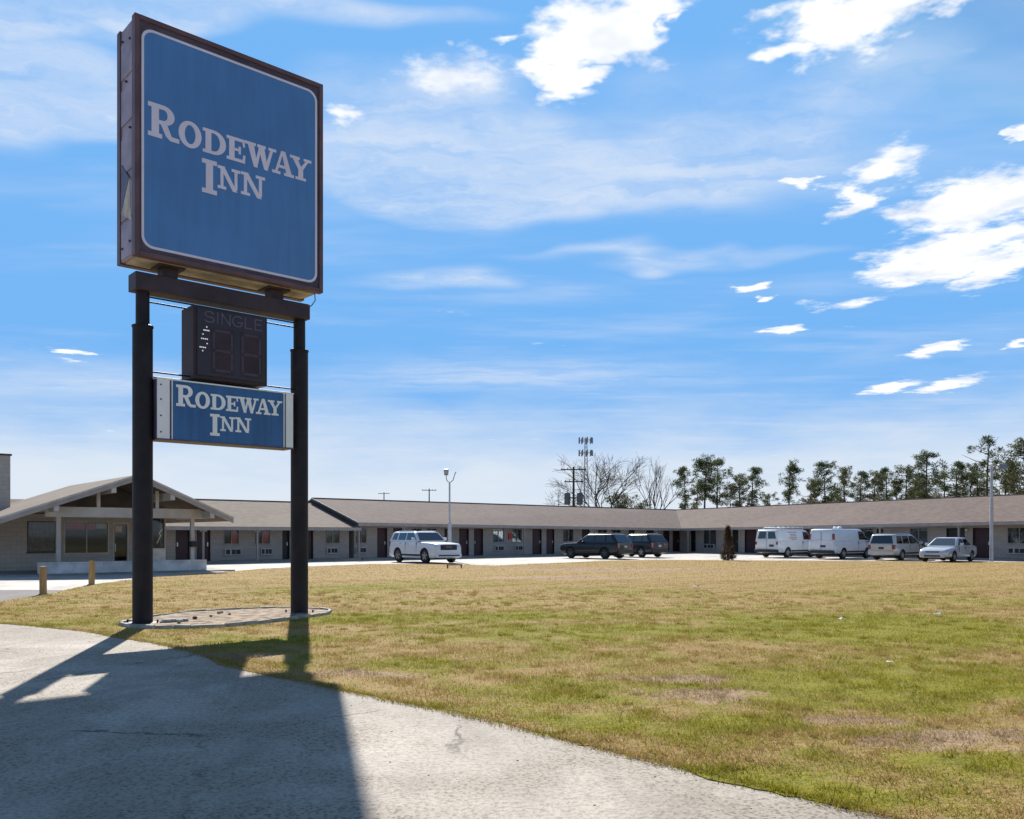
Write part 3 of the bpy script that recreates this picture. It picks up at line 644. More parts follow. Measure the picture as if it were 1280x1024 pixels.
# ------------------------------------------------------------------ buildings
def wall_boxes(mb, x0, x1, z0, z1, y, th, ops):
    """wall from x0 to x1 with rectangular openings (xa, xb, za, zb)"""
    xs = x0
    for (a, b, c, d) in sorted(ops):
        if a > xs+.003: mb.box((xs, y, z0), (a, y+th, z1))
        if c > z0+.01: mb.box((a, y, z0), (b, y+th, c))
        if d < z1-.01: mb.box((a, y, d), (b, y+th, z1))
        xs = b
    if xs < x1-.003: mb.box((xs, y, z0), (x1, y+th, z1))
def door_part(par, a, b, z0, z1, y, mat='door_maroon', knob=1):
    g = .05
    d = MB().box((a+g, y+.10, z0+.01), (b-g, y+.145, z1-g)).build('door', M[mat], par)
    MB().box((a, y-.012, z0), (a+g, y+.14, z1)).box((b-g, y-.012, z0), (b, y+.14, z1)).box((a+g, y-.012, z1-g), (b-g, y+.14, z1)).build('frame', M['door_dark'], d)
    kx = a+g+.09 if knob < 0 else b-g-.09
    MB().box((kx-.035, y+.072, z0+.88), (kx+.035, y+.10, z0+1.10)).build('lock_plate', M['metal_bright'], d)
    MB().tube([(kx, y+.072, z0+.98), (kx, y+.03, z0+.98), (kx-.10*knob, y+.03, z0+.98)], .012, 6).build('handle', M['metal_bright'], d)
    return d
def window_part(par, a, b, z0, z1, y, n=2, curtain=.5, style=0, frame='fascia_grey'):
    w = .045; mb = MB()
    mb.box((a, y-.015, z0), (a+w, y+.08, z1)).box((b-w, y-.015, z0), (b, y+.08, z1)).box((a+w, y-.015, z0), (b-w, y+.08, z0+w)).box((a+w, y-.015, z1-w), (b-w, y+.08, z1))
    for i in range(1, n):
        x = a+(b-a)*i/n; mb.box((x-.02, y-.01, z0+w), (x+.02, y+.075, z1-w))
    o = mb.build('window', M[frame], par)
    for i in range(n):
        xa = a+(b-a)*i/n+(w if i == 0 else .02); xb = a+(b-a)*(i+1)/n-(w if i == n-1 else .02)
        MB().box((xa, y+.03, z0+w), (xb, y+.036, z1-w)).build('pane', M['window_pane'], o)
    MB().box((a-.04, y-.06, z0-.055), (b+.04, y+.0, z0-.002)).build('sill', M[frame], o)
    if style == 1: MB().box((a+(b-a)*.55, y+.12, z0+.05), (b-.06, y+.14, z1-.25)).build('red_curtain', M['poster_red'], o)
    if curtain > 0:
        mb = MB(); k = max(6, int((b-a)*curtain/.06)); xs = [a+.06+(b-a-.12)*curtain*i/k for i in range(k+1)]
        for i in range(k): mb.face([(xs[i], y+.20+.03*(i % 2), z0+.03), (xs[i+1], y+.20+.03*((i+1) % 2), z0+.03), (xs[i+1], y+.20+.03*((i+1) % 2), z1-.02), (xs[i], y+.20+.03*(i % 2), z1-.02)])
        mb.build('curtain', M['curtain'], o)
    return o
def ac_part(par, a, b, z0, z1, y):
    o = MB().box((a, y-.16, z0), (b, y+.02, z1)).build('air_conditioner', M['ac_white'], par, bevel=.01)
    w = b-a
    for xa, xb in ((.06, .30), (.40, .62), (.66, .94)):
        mb = MB().box((a+w*xa, y-.175, z0+.07), (a+w*xb, y-.162, z1-.06)); g = mb.build('grille', M['ac_grille'], o)
def dirs(d):
    d = Vector((d[0], d[1])).normalized(); return d, Vector((-d.y, d.x))
def tline(org, d, back, px):
    """distance along a wall line at which photo column px meets it"""
    d, n = dirs(d); p = Vector(org)+n*back; u = (px-640)/FPX
    return (u*p.y-p.x)/(d.x-u*d.y)
A0 = Vector((-10.2, 58.3)); C0 = Vector((15.8, 82.0)); E0 = Vector((32.6, 56.0))
dB, nB = dirs(C0-A0); dC, nC = dirs(E0-C0); LB = (C0-A0).length; LC = (E0-C0).length+9
RO = 6.04                                       # eave to ridge
def isect(p, d, q, e):
    t = ((q.x-p.x)*e.y-(q.y-p.y)*e.x)/(d.x*e.y-d.y*e.x); return p+d*t
PR = isect(A0+nB*RO, dB, C0+nC*RO, dC); PB = isect(A0+nB*2*RO, dB, C0+nC*2*RO, dC)
def wing(label, org, d, L, z_eave, z_ridge, end_ridge, end_back, start_ridge, start_back, items, shing, rake_start=True, rake_end=False, wallx=(0.5, None), setback=1.35, base=.11, label_group=None, posts=()):
    dd, nn = dirs(d); rz = math.atan2(dd.y, dd.x)
    w = empty('motel_wing', (org.x, org.y, 0), rz, label, 'motel building')
    ze = lambda x: z_eave[0]+(z_eave[1]-z_eave[0])*x/L
    zr = lambda x: z_ridge[0]+(z_ridge[1]-z_ridge[0])*x/L
    sr, er, sb, eb = start_ridge, end_ridge, start_back, end_back       # local x of ridge and back-eave ends
    th = .13
    def slab(pts): return MB().hull8([(x, y, z-th) for x, y, z in pts], pts)
    F = [(0, 0, ze(0)), (L, 0, ze(L)), (er, RO, zr(L)), (sr, RO, zr(0))]
    rf = slab(F).build('roof', M[shing], w)
    slab([(sr, RO+.002, zr(0)), (er, RO+.002, zr(L)), (eb, 2*RO, ze(L)), (sb, 2*RO, ze(0))]).build('roof_back', M[shing], w)
    MB().tube([(sr, RO, zr(0)+.0), (er, RO, zr(L)+.0)], .07, 6).build('ridge_cap', M[shing], rf)
    # eave board and gutter
    MB().hull8([(0, -.03, ze(0)-.21), (L, -.03, ze(L)-.21), (L, -.004, ze(L)-.21), (0, -.004, ze(0)-.21)], [(0, -.03, ze(0)-.015), (L, -.03, ze(L)-.015), (L, -.004, ze(L)-.015), (0, -.004, ze(0)-.015)]).build('fascia', M['fascia_grey'], rf)
    if rake_start:
        y0_, y1_ = -.05, RO
        MB().hull8([(-.05, y0_, ze(0)-.26), (-.003, y0_, ze(0)-.26), (-.003, y1_, zr(0)-.26), (-.05, y1_, zr(0)-.26)], [(-.05, y0_, ze(0)+.01), (-.003, y0_, ze(0)+.01), (-.003, y1_, zr(0)+.01), (-.05, y1_, zr(0)+.01)]).build('rake_board', M['fascia_dark'], rf)
        MB().hull8([(-.075, y0_, ze(0)-.03), (-.053, y0_, ze(0)-.03), (-.053, y1_, zr(0)-.03), (-.075, y1_, zr(0)-.03)], [(-.075, y0_, ze(0)+.05), (-.053, y0_, ze(0)+.05), (-.053, y1_, zr(0)+.05), (-.075, y1_, zr(0)+.05)]).build('rake_trim', M['fascia_grey'], rf)
    # porch ceiling
    wx0, wx1 = wallx[0], wallx[1] if wallx[1] is not None else L
    sl = (zr(0)-ze(0))/RO
    # walls
    ops = []
    zt = 2.05+base
    for it in items:
        k, pa, pb_ = it[0], it[1], it[2]
        a = tline(org, d, setback, pa); b = tline(org, d, setback, pb_)
        if k in ('door', 'dark'): ops.append((a, b, base, zt-.02))
        elif k == 'win': ops.append((a, b, .98+base, 2.05+base))
        elif k == 'bigwin': ops.append((a, b, .35+base, 2.05+base))
    mb = MB(); wall_boxes(mb, wx0, wx1, 0, 2.42, setback, .16, ops)
    mb.box((wx0, setback+.16, 0), (wx0+.15, 2*RO-.6, 2.42)); mb.box((wx0+.15, 2*RO-.75, 0), (wx1, 2*RO-.6, 2.42))
    mb.build('wall', M['painted_block'], w)
    if rake_start:
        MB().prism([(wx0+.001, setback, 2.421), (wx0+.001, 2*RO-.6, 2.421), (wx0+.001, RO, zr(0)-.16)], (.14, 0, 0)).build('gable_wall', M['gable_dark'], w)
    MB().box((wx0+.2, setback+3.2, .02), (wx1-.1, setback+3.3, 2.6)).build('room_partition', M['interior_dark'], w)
    for (a, b, c, e), it in zip(ops, [i for i in items if i[0] in ('door', 'dark', 'win', 'bigwin')]):
        k = it[0]
        if k == 'door': door_part(w, a, b, c, e, setback, 'door_maroon', it[3] if len(it) > 3 else 1)
        elif k == 'dark': door_part(w, a, b, c, e, setback, 'door_dark', 1)
        else: window_part(w, a, b, c, e, setback, 2 if b-a > .9 else 1, it[3] if len(it) > 3 else .55, it[4] if len(it) > 4 else 0)
    for it in items:
        if it[0] == 'ac':
            a = tline(org, d, setback, it[1]); b = tline(org, d, setback, it[2]); ac_part(w, a, b, .30+base, .72+base, setback)
        if it[0] == 'red':
            a = tline(org, d, setback, it[1]); b = tline(org, d, setback, it[2])
            MB().box((a, setback-.12, 1.2+base), (b, setback-.004, 1.68+base)).build('extinguisher_box', M['poster_red'], w, bevel=.01)
        if it[0] == 'lamp':
            a = tline(org, d, setback, it[1]); MB().lathe([(.05, 0), (.10, -.05), (.10, -.16), (.05, -.2)], (a, setback-.12, 2.0+base), n=10).build('wall_lamp', M['lamp_white'], w)
    for px in posts:
        x = tline(org, d, .22, px)
        p = MB().box((x-.055, .165, base), (x+.055, .275, ze(x)-.12)).build('post', M['fascia_grey'], w)
        MB().box((x-.22, .19, ze(x)-.30), (x+.22, .25, ze(x)-.14)).build('post_bracket', M['fascia_grey'], p)
    MB().box((wx0-.2, -.15, -.02), (wx1, setback+.02, base)).build('walkway', M['walk_concrete'], w, bevel=.015)
    return w
def loc(p, org, d):
    dd, nn = dirs(d); q = p-org; return q.dot(dd), q.dot(nn)
IW = isect(A0+nB*1.35, dB, C0+nC*1.35, dC); iwB = loc(IW, A0, dB)[0]; iwC = loc(IW, C0, dC)[0]
prB = loc(PR, A0, dB)[0]; pbB = loc(PB, A0, dB)[0]; prC = loc(PR, C0, dC)[0]; pbC = loc(PB, C0, dC)[0]
wing('long motel wing with a dark gable end and a row of maroon doors', A0, dB, LB, (2.48, 2.27), (4.27, 4.25), prB, pbB, 0, 0,
     [('win', 444, 458.5), ('ac', 444, 456.5), ('door', 471.5, 484), ('door', 491.5, 502.5, -1), ('win', 514, 528), ('ac', 515, 526), ('win', 533, 546), ('dark', 555.5, 561.5), ('door', 574, 586), ('door', 592.5, 603.8, -1),
      ('win', 616, 630, .4), ('ac', 617, 628.5), ('win', 640, 652.5, .7), ('ac', 643, 652), ('red', 635, 638.5), ('door', 665.5, 677), ('door', 683, 692.8, 1), ('win', 703.5, 717, .9), ('dark', 727.5, 737), ('win', 747, 759, 0), ('win', 764, 776, 0), ('dark', 786, 793), ('dark', 808, 817), ('door', 829, 836.5), ('door', 841, 849.5)],
     'shingle_brown', posts=(448.5, 505, 655.5, 738.5, 820), wallx=(.55, iwB+.16))
wing('right hand motel wing behind the parked white vans', C0, dC, LC, (2.27, 2.62), (4.25, 4.58), LC, LC, prC, pbC,
     [('dark', 864, 869.5), ('bigwin', 879, 895.5, .95), ('ac', 881, 894), ('dark', 916, 923), ('door', 931, 945.5), ('dark', 955, 963), ('win', 975, 990), ('door', 1003, 1012), ('bigwin', 1068, 1092, 0), ('dark', 1096, 1104), ('bigwin', 1137, 1160, 1.0), ('dark', 1183, 1206), ('door', 1216, 1238), ('win', 1259, 1290, .3), ('ac', 1261, 1284), ('door', 1318, 1338), ('lamp', 1209, 1210)],
     'shingle_brown', rake_start=False, posts=(860, 907, 1100, 1198.5, 1300), wallx=(iwC, None))
L2 = 13.0; AW = A0-dB*12.75
wing('lower middle motel wing between the lobby and the long wing', AW, dB, L2, (2.15, 2.16), (3.95, 3.96), L2, L2, 0, 0,
     [('door', 219.5, 237.5, -1), ('door', 246, 263, 1), ('win', 279.5, 299, .0, 1), ('ac', 280, 300.5), ('win', 318, 338, .0, 1), ('ac', 325, 339), ('dark', 353, 362), ('door', 380, 391.5, -1), ('win', 406.5, 425, .8), ('ac', 407.5, 421)],
     'shingle_tan_sunlit', posts=(254, 321.5, 376), wallx=(.3, L2-.1))
# lobby
OD = (.763, .647); O0 = Vector((-19.3, 36.0)); dO, nO = dirs(OD); OZ = math.atan2(dO.y, dO.x)
off = empty('lobby_building', (O0.x, O0.y, 0), OZ, 'lobby with open front gable on posts and glass storefront', 'lobby')
PK, ER, EL_ = (3.9, 4.31), (8.15, 2.46), (-2.6, 1.93); DEP = 11.5; th = .16
for nm, e in (('roof', ER), ('roof', EL_)):
    a, b = (PK, e)
    up = [(a[0], 0, a[1]), (b[0], 0, b[1]), (b[0], DEP, b[1]), (a[0], DEP, a[1])]
    rf = MB().hull8([(x, y, z-th) for x, y, z in up], up).build(nm, M['shingle_tan_sunlit'], off)
    for k, (yo, dz, hh, mt) in enumerate(((-.035, .0, .25, 'fascia_grey'), (-.06, .035, .09, 'trim_light'))):
        lo2 = [(a[0], yo-.02, a[1]+dz-hh), (b[0], yo-.02, b[1]+dz-hh), (b[0], yo+.03, b[1]+dz-hh), (a[0], yo+.03, a[1]+dz-hh)]
        MB().hull8(lo2, [(x, y, z+hh) for x, y, z in lo2]).build('rake_board', M[mt], rf)
slR = (PK[1]-ER[1])/(ER[0]-PK[0]); slL = (PK[1]-EL_[1])/(PK[0]-EL_[0])
def roof_z(x): return PK[1]-(slR*(x-PK[0]) if x > PK[0] else slL*(PK[0]-x))
bm_ = MB().box((.40, .9, 2.42), (7.12, 1.12, 2.86)).build('porch_beam', M['trim_light'], off, bevel=.01)
for x in (.91, 6.6): MB().box((x-.085, .93, .05), (x+.085, 1.09, 2.42)).build('post', M['trim_light'], off, bevel=.008)
for x in (2.5, 5.0): MB().box((x-.07, .95, 2.86), (x+.07, 1.07, roof_z(x)-th-.01)).build('king_post', M['trim_light'], off)
for x in (2.85, 5.35, .6, 7.15):
    z = roof_z(x)-th; MB().hull8([(x-.10, -.03, z-.30), (x+.10, -.03, z-.30), (x+.10, 4.4, z-.30), (x-.10, 4.4, z-.30)], [(x-.10, -.03, roof_z(x-.10)-th-.012), (x+.10, -.03, roof_z(x+.10)-th-.012), (x+.10, 4.4, roof_z(x+.10)-th-.012), (x-.10, 4.4, roof_z(x-.10)-th-.012)]).build('purlin', M['trim_light'], off)
WB = 4.5
tx = lambda px: tline(O0, OD, WB, px)
ops = [(tx(34), tx(71), .88, 2.28), (tx(80), tx(136), .78, 2.30), (tx(141), tx(161), .06, 2.26), (tx(190), tx(205.5), 1.0, 2.50)]
mb = MB(); wall_boxes(mb, -2.3, tx(207), 0, 2.62, WB, .2, ops)
mb.box((tx(207)-.2, WB+.2, 0), (tx(207), DEP-.4, 2.5)); mb.box((-2.3, WB+.2, 0), (-2.1, DEP-.4, 1.9)); mb.box((-2.1, DEP-.6, 0), (tx(207)-.2, DEP-.4, 2.0))
mb.build('wall', M['office_block'], off)
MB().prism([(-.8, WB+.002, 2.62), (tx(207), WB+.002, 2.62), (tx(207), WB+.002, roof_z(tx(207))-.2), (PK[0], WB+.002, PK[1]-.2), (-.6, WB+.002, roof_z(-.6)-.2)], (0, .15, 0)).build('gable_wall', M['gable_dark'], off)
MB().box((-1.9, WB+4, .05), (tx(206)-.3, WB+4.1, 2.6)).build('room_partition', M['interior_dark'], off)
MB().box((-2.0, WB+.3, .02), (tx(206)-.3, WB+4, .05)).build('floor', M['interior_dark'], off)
w1 = window_part(off, *ops[0][:2], *ops[0][2:], WB, 1, 1.0, frame='gable_dark')
w2 = window_part(off, *ops[1][:2], *ops[1][2:], WB, 2, 0, frame='trim_light')
xa, xb = ops[1][0], ops[1][1]
MB().box((xa+.1, WB+.042, 1.93), (xa+(xb-xa)*.46, WB+.05, 2.22)).build('poster', M['poster_red'], w2)
MB().box((xa+(xb-xa)*.53, WB+.042, 1.90), (xa+(xb-xa)*.70, WB+.05, 2.20)).build('poster', M['poster_red'], w2)
MB().box((xa+(xb-xa)*.72, WB+.042, 1.95), (xa+(xb-xa)*.95, WB+.05, 2.2)).build('poster', M['poster_cream'], w2)
dd_ = MB().box((ops[2][0]+.06, WB+.07, .07), (ops[2][1]-.06, WB+.10, 2.2)).build('door', M['window_pane'], off)
a_, b_ = ops[2][0], ops[2][1]
MB().box((a_, WB-.02, .06), (a_+.07, WB+.12, 2.26)).box((b_-.07, WB-.02, .06), (b_, WB+.12, 2.26)).box((a_+.07, WB-.02, 2.17), (b_-.07, WB+.12, 2.26)).build('frame', M['trim_light'], dd_)
MB().tube([(a_+.13, WB+.04, .85), (a_+.13, WB+.04, 1.25)], .015, 6).build('handle', M['metal_bright'], dd_)
MB().box((a_+.12, WB+.055, 1.78), (b_-.3, WB+.066, 2.1)).build('notice', M['poster_cream'], dd_)
w3 = window_part(off, *ops[3][:2], *ops[3][2:], WB, 1, 0, frame='gable_dark')
stroke(w3, 'window_marking', [[(ops[3][0]+.25, 1.25), (ops[3][0]+.42, 1.62), (ops[3][0]+.36, 1.75), (ops[3][0]+.5, 1.95)]], .03, WB+.028, 'sign_white_clean')
MB().box((tx(190), WB-.10, .05), (tx(206), WB-.004, 1.0)).build('bulkhead', M['planter_wall'], off)
MB().box((-2.5, -.6, -.02), (8.0, WB+.02, .05)).build('porch_slab', M['walk_concrete'], off)
MB().box((tline(O0, OD, 9, -40), 7.3, 0), (tline(O0, OD, 7.3, 13), 8.6, 5.42)).build('chimney', M['office_block'], off)
MB().box((tline(O0, OD, 9, -40)-.05, 7.25, 5.42), (tline(O0, OD, 7.3, 13)+.06, 8.65, 5.50)).build('chimney_cap', M['fascia_dark'], off)
hall = [(-9, 12.2, 2.2), (4.8, 12.2, 2.2), (4.8, 17, 3.72), (-9, 17, 3.72)]
MB().hull8([(x, y, z-.15) for x, y, z in hall], hall).build('rear_roof', M['shingle_tan_sunlit'], off)
hb = [(-9, 17.002, 3.72), (4.8, 17.002, 3.72), (4.8, 22, 2.2), (-9, 22, 2.2)]
MB().hull8([(x, y, z-.15) for x, y, z in hb], hb).build('rear_roof', M['shingle_tan_sunlit'], off)
MB().box((-8.5, 12.7, 0), (4.4, 21.5, 2.2)).build('rear_wall', M['office_block'], off)
mbw = empty('planter_wall', (O0.x, O0.y, 0), OZ, 'long low pale masonry wall in front of the lobby porch', 'low wall')
MB().box((0, .15, 0), (6.96, .50, .46)).build('wall', M['planter_wall'], mbw, bevel=.012)
for i in range(6): MB().box((-.02+1.163*i, .12, .46), (-.02+1.163*(i+1)-.008, .53, .52)).build('coping_stone', M['planter_wall'], mbw, bevel=.01)
mx_ = empty('mailbox', (*(O0+dO*6.6+nO*.78), .05), OZ, 'small black box fixed to the right porch post', 'mailbox')
MB().box((-.16, -.10, 1.05), (.16, .14, 1.32)).build('box_body', M['plastic_black'], mx_, bevel=.03); MB().box((-.16, -.125, 1.2), (.16, -.102, 1.32)).build('flap', M['plastic_black'], mx_)

# ------------------------------------------------------------------ wooden posts, rail, lamps
def bollard(px, py, hgt, label, lean):
    x, y = G(px, py); o = empty('wooden_bollard', (x, y, 0), random.uniform(-.3, .3), label, 'post', 'wooden posts beside the drive'); o.rotation_euler[0] = lean
    mb = MB(); r = .075
    mb.loft([[(sx_*r*k, sy_*r*k, z) for sx_, sy_ in ((-1, -.8), (-.8, -1), (.8, -1), (1, -.8), (1, .8), (.8, 1), (-.8, 1), (-1, .8))] for z, k in ((-.2, 1), (hgt-.03, 1), (hgt, .85))])
    mb.build('post_body', M['post_yellow'], o, 30)
    MB().box((-r-.02, -r-.02, -.02), (r+.02, r+.02, .018)).build('footing', M['mulch'], o)
bollard(54, 743, .78, 'weathered yellow wooden post standing at the corner of the asphalt', .02)
bollard(114.5, 731, .80, 'weathered yellow wooden post facing the middle of the planter wall', -.025)
x, y = G(568, 710.5); ra = empty('low_rail', (x, y, 0), .12, 'small rusty low rail at lawn edge near white SUV', 'rail')
for xx in (-.34, .34): MB().box((xx-.03, -.03, -.1), (xx+.03, .03, .15)).build('leg', M['rust_iron'], ra)
MB().box((-.40, -.03, .15), (.40, .03, .195)).build('bar', M['rust_iron'], ra)
def lamp_post(px, Y, h, label, kind, rz=0):
    x = (px-640)/FPX*Y; o = empty('lamp_post', (x, Y, 0), rz, label, 'lamp post')
    if kind == 0:
        MB().box((-.16, -.16, -.05), (.16, .16, .35)).build('footing', M['walk_concrete'], o, bevel=.02)
        MB().lathe([(.13, .3), (.125, 2.5), (.06, 2.56), (.055, h-.45)], n=12).build('pole', M['lamp_pole_grey'], o, 40)
        MB().tube([(-.22, 0, h), (-.20, 0, h-.3), (-.10, 0, h-.45), (0, 0, h-.48), (.10, 0, h-.45), (.22, 0, h-.35), (.34, 0, h+.05), (.42, 0, h+.20)], .032, 6).build('arm', M['galvanised'], o)
        hd = MB().hull8([(-.34, -.14, h-.02), (-.10, -.14, h-.02), (-.10, .14, h-.02), (-.34, .14, h-.02)], [(-.38, -.2, h+.34), (-.06, -.2, h+.34), (-.06, .18, h+.40), (-.38, .18, h+.40)]).build('floodlight', M['tower_grey'], o, bevel=.02)
        MB().box((-.35, -.19, h+.05), (-.09, -.165, h+.3)).build('lens', M['headlight'], hd)
    else:
        MB().lathe([(.115, -.1), (.10, 3), (.075, h)], n=12).build('pole', M['lamp_pole_grey'], o, 40)
        MB().tube([(0, 0, h-.15), (.25, 0, h+.0), (.5, 0, h+.02)], .035, 6).build('arm', M['lamp_pole_grey'], o)
        hd = MB().hull8([(.35, -.2, h-.2), (.95, -.2, h-.2), (.95, .2, h-.2), (.35, .2, h-.2)], [(.42, -.15, h+.12), (.9, -.15, h+.12), (.9, .15, h+.12), (.42, .15, h+.12)]).build('lamp_head', M['tower_grey'], o, bevel=.03)
        MB().box((.45, -.15, h-.225), (.85, .15, h-.202)).build('lens', M['headlight'], hd)
lamp_post(562, 57.0, 5.55, 'grey lamp post with one floodlight and one empty bracket', 0)
lamp_post(1239.5, 55.3, 6.0, 'tall pale lamp post near the silver sedan with single head', 1)

# ------------------------------------------------------------------ vehicles
DEPS = bpy.context.evaluated_depsgraph_get
def vehicle(name, label, cat, loc_, head, S, group=None):
    """x forward, y left. S: dict of proportions"""
    L, W = S['L'], S['W']/2; o = empty(name, (loc_[0], loc_[1], 0), math.atan2(head[1], head[0]), label, cat, group)
    paint = M[S['paint']]
    # body: sections along the length
    rings = []
    for (x, zb, zt, w) in S['sec']:
        h = zt-zb; half = [(.72*w, zb), (.93*w, zb+.03), (.985*w, zb+.16*h), (1.0*w, zb+.42*h), (.985*w, zb+.74*h), (.955*w, zb+.90*h), (.90*w, zb+.975*h), (.75*w, zt), (.35*w, zt+.012)]
        rings.append([(x, y, z) for y, z in half]+[(x, -y, z) for y, z in reversed(half)])
    mb = MB().loft(rings); me_o = mb.build('body', [paint, M['plastic_black']], None, 32)
    cut = MB()
    for wx in S['wheels']: cut.lathe([(S['wr']+.055, -W-.2), (S['wr']+.055, W+.2)], (wx, 0, S['wr']+.01), 'y', 28)
    co = cut.build('cut', [M['plastic_black']], None)
    bo = me_o.modifiers.new('b', 'BOOLEAN'); bo.object = co; bo.operation = 'DIFFERENCE'; bo.solver = 'EXACT'; bo.material_mode = 'TRANSFER'
    bpy.context.view_layer.update()
    nm = bpy.data.meshes.new_from_object(me_o.evaluated_get(DEPS())); nm.name = 'body'
    me_o.modifiers.clear(); me_o.data = nm; nm.polygons.foreach_set('use_smooth', [True]*len(nm.polygons)); nm.set_sharp_from_angle(angle=R(32))
    bpy.data.objects.remove(co); me_o.parent = o
    wmin = min(S['wheels'])-S['wr']; wmax = max(S['wheels'])+S['wr']
    MB().box((wmin-.1, -W+.30, .22), (wmax+.1, W-.30, .5)).build('underbody', M['plastic_black'], o)
    # cabin
    bx0, bx1, rx0, rx1, zb, zr, wb, wr = S['cab']       # belt rear/front, roof rear/front, belt and roof heights, half widths
    def ring(t, x0, x1, w, z, r=.16):
        pts = []
        for cx, cy, a in ((x1-r, w-r*.6, 0), (x0+r*.7, w-r*.6, 90), (x0+r*.7, -w+r*.6, 180), (x1-r, -w+r*.6, 270)):
            for i in range(4):
                q = R(a+30*i); rr = (r if cx > 0 else r*.7)
                pts.append((cx+rr*math.cos(q), cy+r*.6*math.sin(q), z))
        return pts
    H = zr-zb; rr_ = []
    for t in (-.04, .0, .5, .86, .95, 1.0):
        k = min(max(t, 0), 1); e = 0 if t < .9 else (.04 if t < .99 else .16)
        rr_.append(ring(t, bx0+(rx0-bx0)*k+e, bx1+(rx1-bx1)*k-e, wb+(wr-wb)*k-e*.75, zb+H*t))
    cb = MB().loft(rr_).build('cabin', paint, o, 40)
    def sidep(x, k, s, off=.006): return (x, s*(wb+(wr-wb)*k+off), zb+H*k)
    for s in (-1, 1):
        for win in S['side']:
            pts = [sidep(x, k, s) for x, k in win]
            MB().prism(pts, (0, -s*.03, 0)).build('side_window', M['car_glass'], cb)
        # sills and handles
        MB().box((min(S['wheels'])+S['wr']+.08, s*(W-.02)-.03, S['sec'][0][1]-.03+.02), (max(S['wheels'])-S['wr']-.08, s*(W-.02)+.03, S['sec'][0][1]+.10)).build('sill', M[S.get('sill', 'plastic_black')], o)
        for hx in S.get('handles', ()): MB().box((hx-.09, s*W*.985-.02, zb-.20), (hx+.09, s*W*.985+.035, zb-.165)).build('door_handle', M[S.get('handle', 'chrome')], o, bevel=.008)
        for hx in S.get('seams', ()):
            z_lo = S['sec'][0][1]+.12; MB().box((hx-.006, s*W-.03, z_lo+.05), (hx+.006, s*(W)+.004 if s > 0 else -W+.03, zb-.06)).build('door_seam', M['plastic_black'], o) if s > 0 else MB().box((hx-.006, -W-.004, z_lo+.05), (hx+.006, -W+.03, zb-.06)).build('door_seam', M['plastic_black'], o)
        mx0 = S['mirror']; mz = zb+.10
        mr = MB().hull8([(mx0-.06, s*(wb+.03), mz-.07), (mx0+.06, s*(wb+.03), mz-.07), (mx0+.05, s*(wb+.25), mz-.09), (mx0-.05, s*(wb+.25), mz-.09)], [(mx0-.05, s*(wb+.06), mz+.08), (mx0+.04, s*(wb+.06), mz+.08), (mx0+.04, s*(wb+.26), mz+.10), (mx0-.05, s*(wb+.26), mz+.10)]).build('mirror', M[S.get('mirror_mat', S['paint'])], o, bevel=.02)
    def quadface(x0, x1, w0, w1, k0, k1, sgn, nm, mat):
        a = (bx1, rx1) if sgn > 0 else (bx0, rx0)
        X = lambda k: a[0]+(a[1]-a[0])*k
        pts = [(X(k0)+sgn*.008, -w0, zb+H*k0), (X(k0)+sgn*.008, w0, zb+H*k0), (X(k1)+sgn*.008, w1, zb+H*k1), (X(k1)+sgn*.008, -w1, zb+H*k1)]
        MB().prism(pts, (-sgn*.03, 0, 0)).build(nm, M[mat], cb)
    quadface(0, 0, wb-.10, wr-.10, .05, .90, 1, 'windshield', 'windshield')
    if S.get('rearwin') == 'split':
        for s in (-1, 1):
            X = lambda k: bx0+(rx0-bx0)*k
            k0, k1 = S['rk']; pts = [(X(k0)-.008, s*.09, zb+H*k0), (X(k0)-.008, s*(wb-.20), zb+H*k0), (X(k1)-.008, s*(wr-.20), zb+H*k1), (X(k1)-.008, s*.09, zb+H*k1)]
            MB().prism(pts, (.03, 0, 0)).build('rear_window', M['car_glass'], cb)
    elif S.get('rearwin', 'one') == 'one':
        k0, k1 = S.get('rk', (.06, .88)); quadface(0, 0, wb-.14, wr-.14, k0, k1, -1, 'rear_window', 'car_glass')
    # wheels
    for wx in S['wheels']:
        for s in (-1, 1):
            r = S['wr']; y = s*(W-.135)
            t = MB().lathe([(r*.62, -.10), (r*.93, -.115), (r, -.085), (r, .085), (r*.93, .115), (r*.62, .10)], (wx, y, r), 'y', 26).build('wheel', M['tyre'], o, 40)
            mb = MB().lathe([(r*.64, .085), (r*.60, .112), (r*.55, .085), (r*.22, .100), (r*.10, .112)] if s > 0 else [(r*.10, -.112), (r*.22, -.100), (r*.55, -.085), (r*.60, -.112), (r*.64, -.085)], (wx, y, r), 'y', 20)
            for i in range(5):
                q = 2*math.pi*i/5+.3; c_, s_ = math.cos(q), math.sin(q); a1_, a2_ = .16*r, .10*r
                p = [(wx+c_*r*.15-s_*a1_, y+s*.098, r+s_*r*.15+c_*a1_), (wx+c_*r*.15+s_*a1_, y+s*.098, r+s_*r*.15-c_*a1_), (wx+c_*r*.6+s_*a2_, y+s*.098, r+s_*r*.6-c_*a2_), (wx+c_*r*.6-s_*a2_, y+s*.098, r+s_*r*.6+c_*a2_)]
                mb.prism(p, (0, s*.02, 0))
            mb.build('rim', M[S.get('rim', 'rim')], t)
    for (nm_, a, b, mt) in S.get('extra', ()):
        MB().box(a, b).build(nm_, M[mt], o, bevel=S.get('eb', .015))
    return o
def mirror_extra(nm, x0, x1, y0, y1, z0, z1, mt): return [(nm, (x0, y0, z0), (x1, y1, z1), mt), (nm, (x0, -y1, z0), (x1, -y0, z1), mt)]
def full(L, W, front, rear, hood_z, belt, cowl, bot=.26):
    return None
